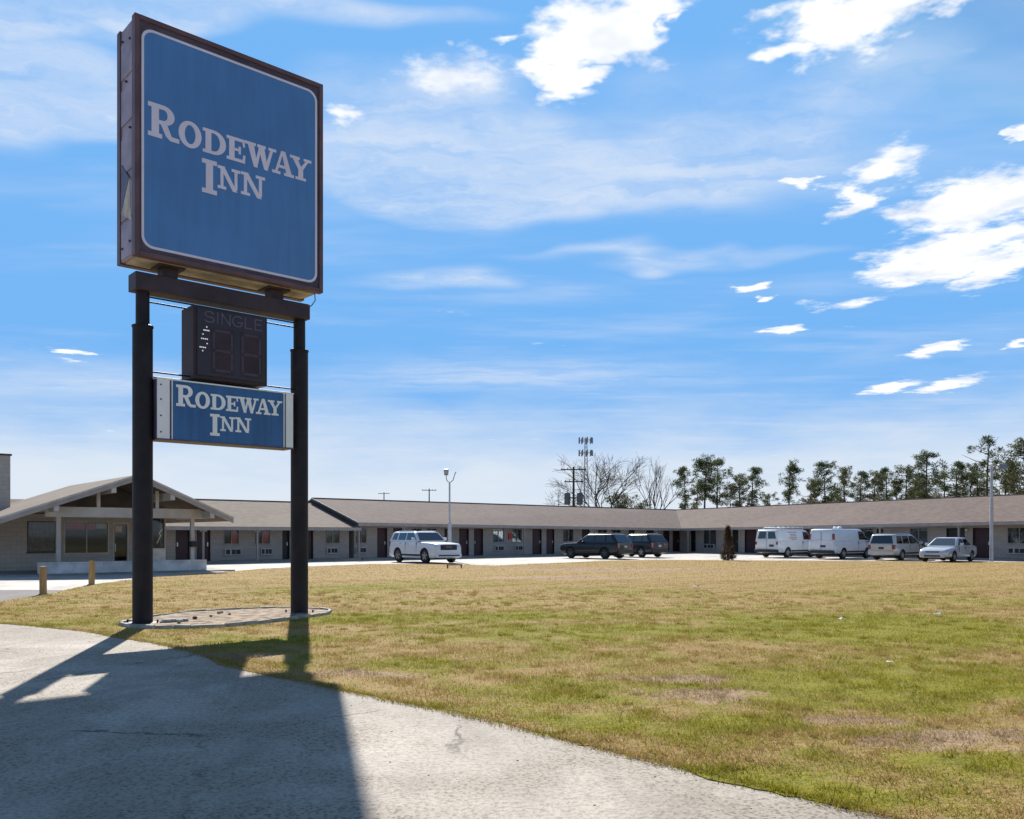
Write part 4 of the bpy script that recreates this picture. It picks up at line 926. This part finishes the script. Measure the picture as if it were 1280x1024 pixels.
# large SUV (also the dark ones with other proportions)
def suv_spec(L, Wd, H, paint, rake=0.0, **kw):
    l = L/2; hood = H*(.655-.02*rake); belt = H*(.70-.04*rake); W = Wd/2
    sec = [(-l, .42, belt-.06, W*.80), (-l+.05, .34, belt-.02, W*.93), (-l+.35, .28, belt, W), (-.2*L, .26, belt, W), (.10*L, .26, belt-.01, W), (.17*L, .26, hood+.01, W), (.36*L, .27, hood-.03, W*.99), (l-.28, .28, hood-.07, W*.97), (l-.06, .32, hood-.13, W*.90), (l, .40, hood-.22, W*.82)]
    cab = (-l+.06, (.165+.04*rake)*L, -l+.34+.22*rake, (.045-.03*rake)*L, belt-.015, H-.02, W*.955, W*.80)
    side = [[((.125+.03*rake)*L, .08), ((.02-.03*rake)*L, .84), (-.105*L, .86), (-.105*L, .08)], [(-.125*L, .08), (-.125*L, .86), (-.285*L, .85), (-.285*L, .08)], [(-.315*L, .10), (-.305*L, .84), ((-.40+.035*rake)*L, .82), (-.43*L, .10)]]
    ex = mirror_extra('headlight', l-.16, l-.035, W*.58, W*.86, hood-.34, hood-.17, 'headlight')+mirror_extra('taillight', -l-.012, -l+.12, W*.72, W*.925, belt-.42, belt-.06, 'taillight')
    ex += [('grille', (l-.06, -W*.56, hood-.46), (l+.018, W*.56, hood-.15), 'plastic_black'), ('front_bumper', (l-.12, -W*.86, .34), (l+.05, W*.86, .56), paint), ('lower_grille', (l-.05, -W*.72, .42), (l+.06, W*.72, .50), 'plastic_black'),
           ('rear_bumper', (-l-.06, -W*.88, .36), (-l+.15, W*.88, .62), paint), ('number_plate', (-l-.03, -.16, belt-.38), (-l-.005, .16, belt-.22), 'plate'), ('grille_bar', (l+.02, -W*.2, hood-.30), (l+.026, W*.2, hood-.27), 'rim')]
    ex += mirror_extra('roof_rail', -.34*L, .03*L, W*.66, W*.70, H-.03, H+.035, 'chrome' if paint == 'paint_white' else 'plastic_black')
    d = dict(L=L, W=Wd, sec=sec, cab=cab, side=side, wheels=(-.285*L, .295*L), wr=.385, paint=paint, mirror=.10*L, handles=(-.06*L, -.22*L), seams=(.125*L, -.115*L), extra=ex)
    d.update(kw); return d
HB = (.673, -.739)      # nose out from the long wing
vehicle('sport_utility_vehicle', 'large white SUV facing out from the long wing', 'SUV', (-5.3, 53.4), (.62, -.785), suv_spec(5.2, 2.05, 1.89, 'paint_white', rim='rim', wr=.425))
vehicle('sport_utility_vehicle', 'black SUV with pale sheen, parked nose in beside a second dark SUV', 'SUV', (5.95, 62.6), (-.74, .67), suv_spec(5.15, 1.98, 1.75, 'paint_black', 1.0, rim='rim_dark', handle='plastic_black'))
vehicle('sport_utility_vehicle', 'smaller navy SUV half hidden behind the black SUV', 'SUV', (9.45, 66.6), (-.60, .80), suv_spec(4.75, 1.92, 1.74, 'paint_navy', .8, rim='rim', handle='plastic_black'))
def van_spec(paint, L=5.6, Wd=2.02, H=2.06, ladder=False, rearwin='split', lowline='plastic_black'):
    l = L/2; W = Wd/2; belt = 1.28; hood = 1.12
    sec = [(-l, .46, belt, W*.90), (-l+.05, .38, belt, W*.96), (-l+.4, .36, belt, W), (0, .36, belt, W), (.26*L, .36, belt-.02, W), (.33*L, .36, hood+.04, W), (.42*L, .36, hood-.06, W*.97), (l-.06, .38, hood-.18, W*.88), (l, .44, hood-.28, W*.80)]
    cab = (-l+.03, .345*L, -l+.10, .20*L, belt-.02, H, W*.97, W*.83)
    side = [[(.30*L, .08), (.205*L, .78), (.10*L, .80), (.10*L, .08)]]
    ex = mirror_extra('headlight', l-.16, l-.03, W*.55, W*.83, hood-.42, hood-.24, 'headlight')
    if rearwin == 'split': ex += mirror_extra('taillight', -l-.015, -l+.1, W*.80, W*.93, .95, 1.18, 'taillight')
    else: ex += mirror_extra('taillight', -l-.005, -l+.12, W*.815, W*.95, 1.32, 1.74, 'taillight')
    ex += [('grille', (l-.08, -W*.5, hood-.5), (l+.02, W*.5, hood-.26), 'plastic_black'), ('front_bumper', (l-.1, -W*.88, .42), (l+.1, W*.88, .62), 'plastic_black'), ('rear_bumper', (-l-.14, -W*.95, .40), (-l+.1, W*.95, .60), 'plastic_black'),
           ('door_seam', (-l-.014, -.008, .62), (-l+.02, .008, 1.9), 'plastic_black')]
    ex += [('number_plate', (-l-.03, (-.62 if rearwin == 'split' else -.34), .80), (-l-.004, (-.24 if rearwin == 'split' else .06), .96), 'print_dark')]
    return dict(L=L, W=Wd, sec=sec, cab=cab, side=side, wheels=(-.275*L, .30*L), wr=.365, paint=paint, mirror=.255*L, mirror_mat='plastic_black', handles=(.09*L,), handle='plastic_black', seams=(.075*L, .27*L), extra=ex, rearwin=rearwin, rk=(.16, .80), sill='plastic_black')
HC = (.763, .647)
v1 = vehicle('cargo_van', 'white van with two rear windows, roof ladder rack and red side lettering', 'van', (20.75, 66.2), HC, van_spec('paint_van'))
v2 = vehicle('cargo_van', 'white van with windowless back doors and tall red tail lights', 'van', (23.45, 62.5), HC, van_spec('paint_van_grey', H=2.08, rearwin='none'))
rk = MB()      # ladder rack on the first van
for x in (-1.9, -.6, .7):
    p = MB(); p.tube([(x, -.80, 2.02), (x, -.80, 2.22), (x, .80, 2.22), (x, .80, 2.02)], .022, 6).build('rack_bow', M['metal_bright'], v1)
for y in (-.80, .80): MB().tube([(-2.1, y, 2.20), (.95, y, 2.20)], .02, 6).build('rack_rail', M['metal_bright'], v1)
ld = empty('ladder', (v1.location.x, v1.location.y, 0), v1.rotation_euler[2], 'pale aluminium ladder lying on the roof rack of a white van', 'ladder')
for y in (-.55, -.15): MB().box((-2.0, y-.02, 2.245), (1.2, y+.02, 2.33)).build('rail', M['metal_bright'], ld)
for i in range(10): MB().tube([(-1.85+.31*i, -.53, 2.288), (-1.85+.31*i, -.17, 2.288)], .014, 6).build('rung', M['metal_bright'], ld)
for i, (x0_, x1_, z_) in enumerate(((-1.45, -.25, 1.86), (-1.25, -.35, 1.72), (-1.15, -.3, 1.60), (-1.35, -.25, 1.46), (-1.1, -.4, 1.35))):   # unreadably small red print
    xx_ = x0_
    while xx_ < x1_:
        w_ = random.uniform(.05, .16); k_ = (z_-1.26)/.80; yy_ = -(1.01*.97+(1.01*.83-1.01*.97)*k_)
        MB().box((xx_, yy_-.012, z_-.03), (min(xx_+w_, x1_), yy_+.02, z_+.02)).build('lettering', M['print_red'], v1); xx_ += w_+.035
for v, x, y in ((v2, -.9, -.3), (v2, -.4, .3)):
    MB().lathe([(.05, 2.07), (.16, 2.12), (.16, 2.2), (.08, 2.26)], (x, y, 0), n=12).build('roof_vent', M['paint_van'], v, 40)
def minivan_spec():
    L, Wd, H = 4.75, 1.92, 1.73; l = L/2; W = Wd/2; belt = 1.06; hood = 1.0
    sec = [(-l, .42, belt-.03, W*.82), (-l+.05, .34, belt-.01, W*.94), (-l+.35, .30, belt, W), (0, .28, belt, W), (.22*L, .28, belt-.01, W), (.30*L, .28, hood-.02, W*.99), (.42*L, .29, hood-.14, W*.95), (l-.06, .32, hood-.28, W*.86), (l, .40, hood-.36, W*.76)]
    cab = (-l+.05, .30*L, -l+.22, .085*L, belt-.02, H-.02, W*.955, W*.79)
    side = [[(.235*L, .08), (.06*L, .84), (-.06*L, .86), (-.06*L, .08)], [(-.08*L, .08), (-.08*L, .86), (-.25*L, .85), (-.25*L, .08)], [(-.27*L, .08), (-.27*L, .85), (-.40*L, .83), (-.44*L, .10)]]
    ex = mirror_extra('headlight', l-.2, l-.06, W*.5, W*.8, hood-.42, hood-.27, 'headlight')+mirror_extra('taillight', -l-.012, -l+.14, W*.74, W*.945, belt-.34, belt-.04, 'taillight')
    ex += [('rear_bumper', (-l-.09, -W*.90, .36), (-l+.14, W*.90, .62), 'paint_tan'), ('front_bumper', (l-.12, -W*.82, .34), (l+.05, W*.82, .55), 'paint_tan'), ('number_plate', (-l-.03, -.17, .72), (-l-.006, .17, .88), 'print_dark')]
    ex += mirror_extra('roof_rail', -.36*L, .02*L, W*.64, W*.68, H-.03, H+.03, 'chrome')
    return dict(L=L, W=Wd, sec=sec, cab=cab, side=side, wheels=(-.285*L, .31*L), wr=.335, paint='paint_tan', mirror=.20*L, handles=(-.01*L, -.19*L), seams=(.21*L, -.07*L), extra=ex, rk=(.08, .86))
vehicle('minivan', 'silver minivan seen from behind beside the silver sedan', 'minivan', (26.0, 59.2), HC, minivan_spec())
def sedan_spec():
    L, Wd, H = 5.1, 1.92, 1.52; l = L/2; W = Wd/2; belt = 1.0; hood = .96
    sec = [(-l, .44, belt-.10, W*.74), (-l+.08, .34, belt-.03, W*.90), (-l+.45, .26, belt+.0, W*.98), (-.15*L, .24, belt, W), (.1*L, .24, belt-.01, W), (.20*L, .24, hood, W*.99), (.34*L, .25, hood-.08, W*.97), (l-.22, .26, hood-.19, W*.90), (l-.05, .30, hood-.28, W*.78), (l, .38, hood-.36, W*.66)]
    cab = (-.34*L, .215*L, -.20*L, .055*L, belt-.02, H-.01, W*.93, W*.69)
    side = [[(.155*L, .08), (.045*L, .82), (-.055*L, .86), (-.055*L, .08)], [(-.07*L, .08), (-.07*L, .86), (-.185*L, .82), (-.275*L, .08)]]
    ex = mirror_extra('headlight', l-.30, l-.10, W*.52, W*.84, hood-.38, hood-.25, 'headlight')+mirror_extra('taillight', -l-.0, -l+.16, W*.5, W*.84, belt-.26, belt-.10, 'taillight')
    ex += [('grille', (l-.12, -W*.42, hood-.37), (l+.012, W*.42, hood-.29), 'plastic_black'), ('front_bumper', (l-.25, -W*.76, .28), (l+.04, W*.76, .50), 'paint_silver'), ('lower_grille', (l-.05, -W*.5, .33), (l+.05, W*.5, .43), 'plastic_black'), ('rear_bumper', (-l-.04, -W*.8, .32), (-l+.2, W*.8, .55), 'paint_silver')]
    return dict(L=L, W=Wd, sec=sec, cab=cab, side=side, wheels=(-.285*L, .295*L), wr=.325, paint='paint_silver', mirror=.13*L, handles=(-.03*L, -.16*L), seams=(.15*L, -.062*L), extra=ex, rk=(.08, .9), sill='paint_silver')
vehicle('sedan', 'silver four door sedan parked nose out towards the lawn', 'sedan', (27.45, 55.4), (-.72, -.69), sedan_spec())

# ------------------------------------------------------------------ utility poles and mast
def utility_pole(px, Y, top, label, trans=False, rz=0.0, arms=1):
    x = (px-640)/FPX*Y; h = CAM_H+(HOR-top)/FPX*Y
    o = empty('utility_pole', (x, Y, 0), rz, label, 'utility pole')
    MB().tube([(0, 0, -.3), (0, 0, h)], [.19, .12], 10).build('pole', M['utility_wood'], o, 40)
    for k in range(arms):
        z = h-.35-1.45*k; w = 1.55-.45*k
        a = MB().box((-w, -.17, z-.06), (w, -.06, z+.07)).build('crossarm', M['utility_wood'], o)
        for xx in (-w+.15, -w*.45, w*.45, w-.15): MB().lathe([(.03, z+.07), (.06, z+.12), (.06, z+.2), (.03, z+.24)], (xx, -.115, 0), n=8).build('insulator', M['galvanised'], a)
    if trans:
        for xx in (-.75, .75):
            t = MB().lathe([(.28, h-4.55), (.36, h-4.45), (.36, h-3.2), (.28, h-3.1), (.08, h-3.05)], (xx, -.1, 0), n=16).build('transformer', M['transformer_grey'], o, 40)
            MB().lathe([(.05, h-3.05), (.05, h-2.8)], (xx, -.1, 0), n=8).build('bushing', M['galvanised'], t)
        MB().box((-.6, -.12, h-3.8), (.6, -.02, h-3.65)).build('transformer_bracket', M['utility_wood'], o)
utility_pole(717, 105, 583.5, 'dark utility pole carrying two grey transformers behind the roof', True, -.1, 2)
utility_pole(536.5, 190, 611, 'distant utility pole with wide crossarm above the long roof', rz=.1)
utility_pole(480, 235, 615.5, 'small distant utility pole nearer the gable end', rz=-.15)
Y = 260; x = (732-640)/FPX*Y; h = CAM_H+(HOR-547)/FPX*Y
mast = empty('antenna_mast', (x, Y, 0), 0, 'tall grey lattice mast with two antenna tiers behind the bare trees', 'antenna mast')
for a in range(3):
    q = 2*math.pi*a/3; MB().tube([(1.1*math.cos(q), 1.1*math.sin(q), 0), (.35*math.cos(q), .35*math.sin(q), h)], .10, 6).build('mast_leg', M['tower_grey'], mast)
br = MB()
for i in range(26):
    z0_, z1_ = h*i/26, h*(i+1)/26; k0, k1 = 1.1-.75*i/26, 1.1-.75*(i+1)/26
    for a in range(3):
        q, q2 = 2*math.pi*a/3, 2*math.pi*(a+1)/3
        br.tube([(k0*math.cos(q), k0*math.sin(q), z0_), (k1*math.cos(q2), k1*math.sin(q2), z1_)], .045, 4)
br.build('bracing', M['tower_grey'], mast)
for zz in (h-.9, h-4.6):
    MB().tube([(1.9*math.cos(2*math.pi*i/12), 1.9*math.sin(2*math.pi*i/12), zz) for i in range(13)], .08, 5).build('platform_ring', M['tower_grey'], mast)
    for i in range(9):
        q = 2*math.pi*i/9; MB().cbox((2.0*math.cos(q), 2.0*math.sin(q), zz), (.34, .34, 1.75)).build('antenna', M['tower_grey'], mast)

# ------------------------------------------------------------------ trees
def branch(mb, p, d, ln, r, depth, seed, spread=.55, up=.12, kids=3, tips=None, minr=.012):
    rs = random.Random(seed); pts = [Vector(p)]; dd = Vector(d).normalized(); n = 4
    for i in range(n):
        dd = (dd+Vector((rs.gauss(0, .10), rs.gauss(0, .10), rs.gauss(0, .06)+up*.35))).normalized(); pts.append(pts[-1]+dd*ln/n)
    rad = [max(minr, r*(1-.55*i/n)) for i in range(n+1)]
    mb.tube(pts, rad, 6 if r > .08 else 4, cap=False)
    if depth == 0:
        if tips is not None: tips.append((pts[-1], dd))
        return
    for k in range(kids):
        t = rs.uniform(.35, 1.0) if k else 1.0; i = min(n-1, int(t*n)); q = pts[i]+(pts[i+1]-pts[i])*(t*n-i)
        ax = Vector((rs.gauss(0, 1), rs.gauss(0, 1), rs.gauss(0, .5))).normalized()
        nd = (dd+ax*spread*rs.uniform(.6, 1.3)+Vector((0, 0, up))).normalized()
        branch(mb, q, nd, ln*rs.uniform(.55, .78), max(minr, r*rs.uniform(.42, .6)), depth-1, rs.random(), spread, up, kids, tips, minr)
def needles(mb, c, r, n, rs, sz=.34, flat=.75):
    for i in range(n):
        u = Vector((rs.gauss(0, 1), rs.gauss(0, 1), rs.gauss(0, 1))).normalized()
        p = Vector(c)+Vector((u.x, u.y, u.z*flat))*r*rs.uniform(.25, 1.0)
        v = (u+Vector((rs.gauss(0, .5), rs.gauss(0, .5), rs.gauss(0, .5)+.25))).normalized(); s = v.cross(Vector((rs.gauss(0, 1), rs.gauss(0, 1), rs.gauss(0, 1)))).normalized()*sz*.13
        b = len(mb.v); e = p+v*sz*rs.uniform(.6, 1.2)
        mb.v += [tuple(p-s), tuple(p+s), tuple(e)]; mb.f.append((b, b+1, b+2)); mb.m.append(0)
def pine_proto(seed, H=12.0, crown=.55, width=1.9, dens=1.0, mat='pine_needles', clumps=None, bare=False):
    rs = random.Random(seed); o = empty('pine_tree'); tr = MB(); cr = MB()
    lean = (rs.gauss(0, .25), rs.gauss(0, .25))
    P_ = lambda t: Vector((lean[0]*t*t+.12*math.sin(3*t+seed), lean[1]*t*t, H*t))
    tr.tube([P_(i/10) for i in range(11)], [.17*(1-.85*i/10)+.02 for i in range(11)], 8)
    nl = int(26*dens)
    for i in range(nl):
        t = 1-crown*(i+rs.random())/nl; p = P_(t); q = rs.uniform(0, 2*math.pi)
        prof = math.sin(math.pi*min(1, max(.08, (1-t)/crown*.85+.12)))**.8
        ln = width*prof*rs.uniform(.55, 1.25); e = p+Vector((math.cos(q)*ln, math.sin(q)*ln, ln*rs.uniform(.1, .55)))
        md = p+(e-p)*.5+Vector((0, 0, -.08*ln)); tr.tube([p, md, e], [.05, .035, .015], 4, cap=False)
        if bare and rs.random() < .35: continue
        for k in range(rs.randint(3, 5)):
            f = rs.uniform(.45, 1.05); c = p+(e-p)*f+Vector((rs.gauss(0, .28), rs.gauss(0, .28), rs.gauss(.08, .18)))
            needles(cr, c, rs.uniform(.26, .46), rs.randint(26, 40), rs)
    for k in range(5): needles(cr, P_(1)+Vector((rs.gauss(0, .3), rs.gauss(0, .3), rs.gauss(-.1, .25))), .38, 34, rs)
    tr.build('trunk', M['bark_pine'], o, 60, fix=False); cr.build('crown', M[mat], o, fix=False)
    return o
protos = [pine_proto(1), pine_proto(2, crown=.42, width=1.6), pine_proto(3, crown=.62, width=2.3, dens=1.25, mat='pine_needles_olive'), pine_proto(4, crown=.5, width=2.0, dens=1.1), pine_proto(5, crown=.72, width=2.2, dens=1.3, mat='pine_needles_olive'), pine_proto(6, crown=.5, width=2.2, dens=.8, bare=True)]
used = [False]*len(protos)
# photo column, top row, distance, kind, label
PINES = [(858, 585, 104, 0, 'dark pine standing next to the leafless tree of upright branches'), (880, 573, 108, 1, 'tall slim pine with bare lower trunk left of the roof valley bushes'), (897, 575, 112, 3, 'tall full pine right beside the slim bare trunked pine'), (926, 594, 110, 2, None), (938, 585, 106, 0, 'dense dark pine standing at the edge of the open gap'), (986, 581, 106, 1, 'lone slender pine standing apart in the gap'),
         (962, 618, 112, 4, 'low young pine tip just clearing the roof beside the lone pine'), (1012, 600, 112, 4, 'bushy lower pine leaning against the broad crowned pine'), (1031, 578, 108, 3, 'broad crowned pine at the far side of the gap from the lone pine'), (1056, 585, 110, 2, None), (1074, 590, 112, 0, None), (1092, 591, 109, 4, None), (1110, 586, 114, 0, None), (1133, 583, 112, 2, None), (1158, 566, 105, 3, 'rounded pine rising over the sedan between lower pines'), (1150, 592, 118, 4, None), (1180, 590, 110, 4, None), (1193, 578, 106, 0, 'dark pine next to the rounded pine above the sedan'), (1214, 592, 112, 2, None),
         (1234, 549, 100, 5, 'tall pine with thinned, mostly bare upper branches'), (1222, 580, 112, 4, None), (1258, 575, 108, 2, 'olive pine between the thinned pine and the tall full olive pine'), (1280, 549, 98, 2, 'tall full olive pine behind the tall pale lamp post'), (1300, 556, 102, 4, None), (1268, 592, 114, 4, None), (1330, 560, 104, 3, None), (1045, 610, 118, 4, None), (1122, 604, 118, 2, None), (870, 606, 114, 4, 'short bushy pine under the slim bare trunked pine'), (914, 606, 113, 2, 'short olive pine filling in beside the dense dark pine')]
for px, top, Y, k, lab in PINES:
    o = protos[k] if not used[k] else copy_tree(protos[k]); used[k] = True
    x = (px-640)/FPX*Y; h = CAM_H+(HOR-top)/FPX*Y; s = h/12.3
    o.location = (x, Y, 0); o.rotation_euler = (0, 0, random.uniform(0, 6.28)); o.scale = (s*random.uniform(.95, 1.15),)*2+(s,)
    tag(o, lab or 'green pine in the tree line behind the right hand motel roof', 'pine tree', 'pines behind the motel')
def bare_tree(px, Y, top, label, seed, trunk_r=.22, spread=.5, kids=4, depth=4, width=1.0, stems=1, up=.18):
    x = (px-640)/FPX*Y; h = CAM_H+(HOR-top)/FPX*Y
    o = empty('bare_tree', (x, Y, 0), 0, label, 'bare tree', 'leafless trees behind the motel'); mb = MB(); tips = []; tw = MB()
    rs = random.Random(seed)
    mb.tube([(0, 0, -.2), (.05, 0, h*.12), (.12, .05, h*.26)], [trunk_r*1.2, trunk_r, trunk_r*.9], 8, cap=False)
    for s in range(stems):
        q = 2*math.pi*s/stems+rs.uniform(-.4, .4)
        d = (math.cos(q)*.42*width, math.sin(q)*.3*width, 1)
        branch(tw, (.12, .05, h*.25), d, h*.40, trunk_r*.62, depth, rs.random(), spread, up, kids, tips, .013)
    mb.build('trunk', M['bark_grey'], o, 60, fix=False); tw.build('crown', M['bark_grey'], o, 60, fix=False)
    zs = max(v[2] for v in tw.v); k = h/zs
    o.scale = (k*width, k*width, k)
    return o
bare_tree(752, 108, 564, 'leafless tree with a wide twiggy crown beside the transformer pole', 5, .26, .75, 4, 4, 1.0, 4, .02)
bare_tree(712, 118, 598, 'smaller leafless tree spreading behind the transformer pole', 8, .15, .85, 3, 4, 1.15, 4, -.02)
bare_tree(818, 112, 566, 'leafless tree of long upright branches next to the pines', 21, .22, .45, 3, 3, 1.0, 6, .12)
def bush(px, Y, top, wpx, label, mat, seed, group=None):
    x = (px-640)/FPX*Y; h = CAM_H+(HOR-top)/FPX*Y; w = wpx/FPX*Y/2; rs = random.Random(seed)
    o = empty('evergreen_bush', (x, Y, 0), 0, label, 'bush', group); tr = MB(); cr = MB()
    for i in range(16):
        q = rs.uniform(0, 6.28); t = rs.uniform(.25, 1); e = Vector((math.cos(q)*w*rs.uniform(.2, .9), math.sin(q)*w*rs.uniform(.2, .9), h*t*.95))
        tr.tube([(0, 0, 0), e*.5+Vector((0, 0, h*.08)), e], [.09, .05, .02], 5, cap=False)
        for k in range(5): needles(cr, e+Vector((rs.gauss(0, .45), rs.gauss(0, .45), rs.gauss(-.2, .4))), .5, 40, rs)
    tr.build('trunk', M['bark_grey'], o, 60, fix=False); cr.build('crown', M[mat], o, fix=False)
bush(775, 110, 611, 26, 'rounded green bush between the two big leafless trees', 'pine_needles_olive', 3)
bush(797, 113, 622, 22, 'low olive bush just right of the rounded green bush', 'pine_needles_olive', 4)
for i, (px, top) in enumerate(((1100, 612), (1140, 606), (1172, 608), (1206, 606), (1245, 604), (1286, 600), (1060, 616), (1020, 618))):
    bush(px, 119+i % 3, top, 46, 'brown twiggy undergrowth between the pine trunks', 'brown_twigs', 40+i, 'undergrowth between the pines')
# dried conifer in front of the drive
x, y = G(910, 700.5); o = empty('conifer_shrub', (x, y, 0), .4, 'cone shaped half dried brown conifer shrub by the parked vans', 'shrub')
rs = random.Random(9); MB().tube([(0, 0, -.1), (0, 0, 2.1)], [.07, .015], 8).build('trunk', M['bark_grey'], o, 60)
cr = MB()
for i in range(330):
    t = rs.random()**1.25; z = .08+2.15*t; r = (.50*(1-t)**.8+.03)*(.75 if z < .15 else 1); q = rs.uniform(0, 6.28); rr = r*math.sqrt(rs.uniform(.25, 1))
    needles(cr, (rr*math.cos(q), rr*math.sin(q), z), .07, 16, rs, .13, 1.2)
cr.build('crown', M['arborvitae'], o, fix=False)

# ------------------------------------------------------------------ scraps, stones
for (px, py, lab, s) in ((1052, 777, 'white paper scrap standing up in the grass', .055), (1173, 771, 'flat white paper scrap lying on the greener grass', .08), (870, 735, 'pale scrap of litter near the far edge of the lawn', .10), (1112, 832, 'small crumpled paper scrap in the grass', .04)):
    x, y = G(px, py); mb = MB(); rs = random.Random(px); k = 5
    gr = [[(x+(i/k-.5)*s*2+rs.gauss(0, s*.1), y+(j/k-.5)*s*1.6+rs.gauss(0, s*.1), .045+abs(rs.gauss(0, s*.22))) for i in range(k+1)] for j in range(k+1)]
    for j in range(k):
        for i in range(k): mb.face([gr[j][i], gr[j][i+1], gr[j+1][i+1], gr[j+1][i]])
    tag(mb.build('paper_scrap', M['paper_white']), lab, 'litter')
mb = MB(); rs = random.Random(77)
for i in range(170):
    t = rs.random(); k = int(t*(len(near_edge)-1)); a, b = near_edge[k], near_edge[k+1]; f = rs.random()
    x, y = a[0]+(b[0]-a[0])*f-abs(rs.gauss(0, .8)), a[1]+(b[1]-a[1])*f-abs(rs.gauss(0, .8)); r = rs.uniform(.003, .010)
    if y < 3: continue
    mb.lathe([(r*.7, 0), (r, r*.4), (r*.6, r*.9)], (x, y, -.006), n=6)
tag(mb.build('gravel', M['stone']), 'loose small stones scattered along the edge of the drive', 'gravel', kind='stuff')
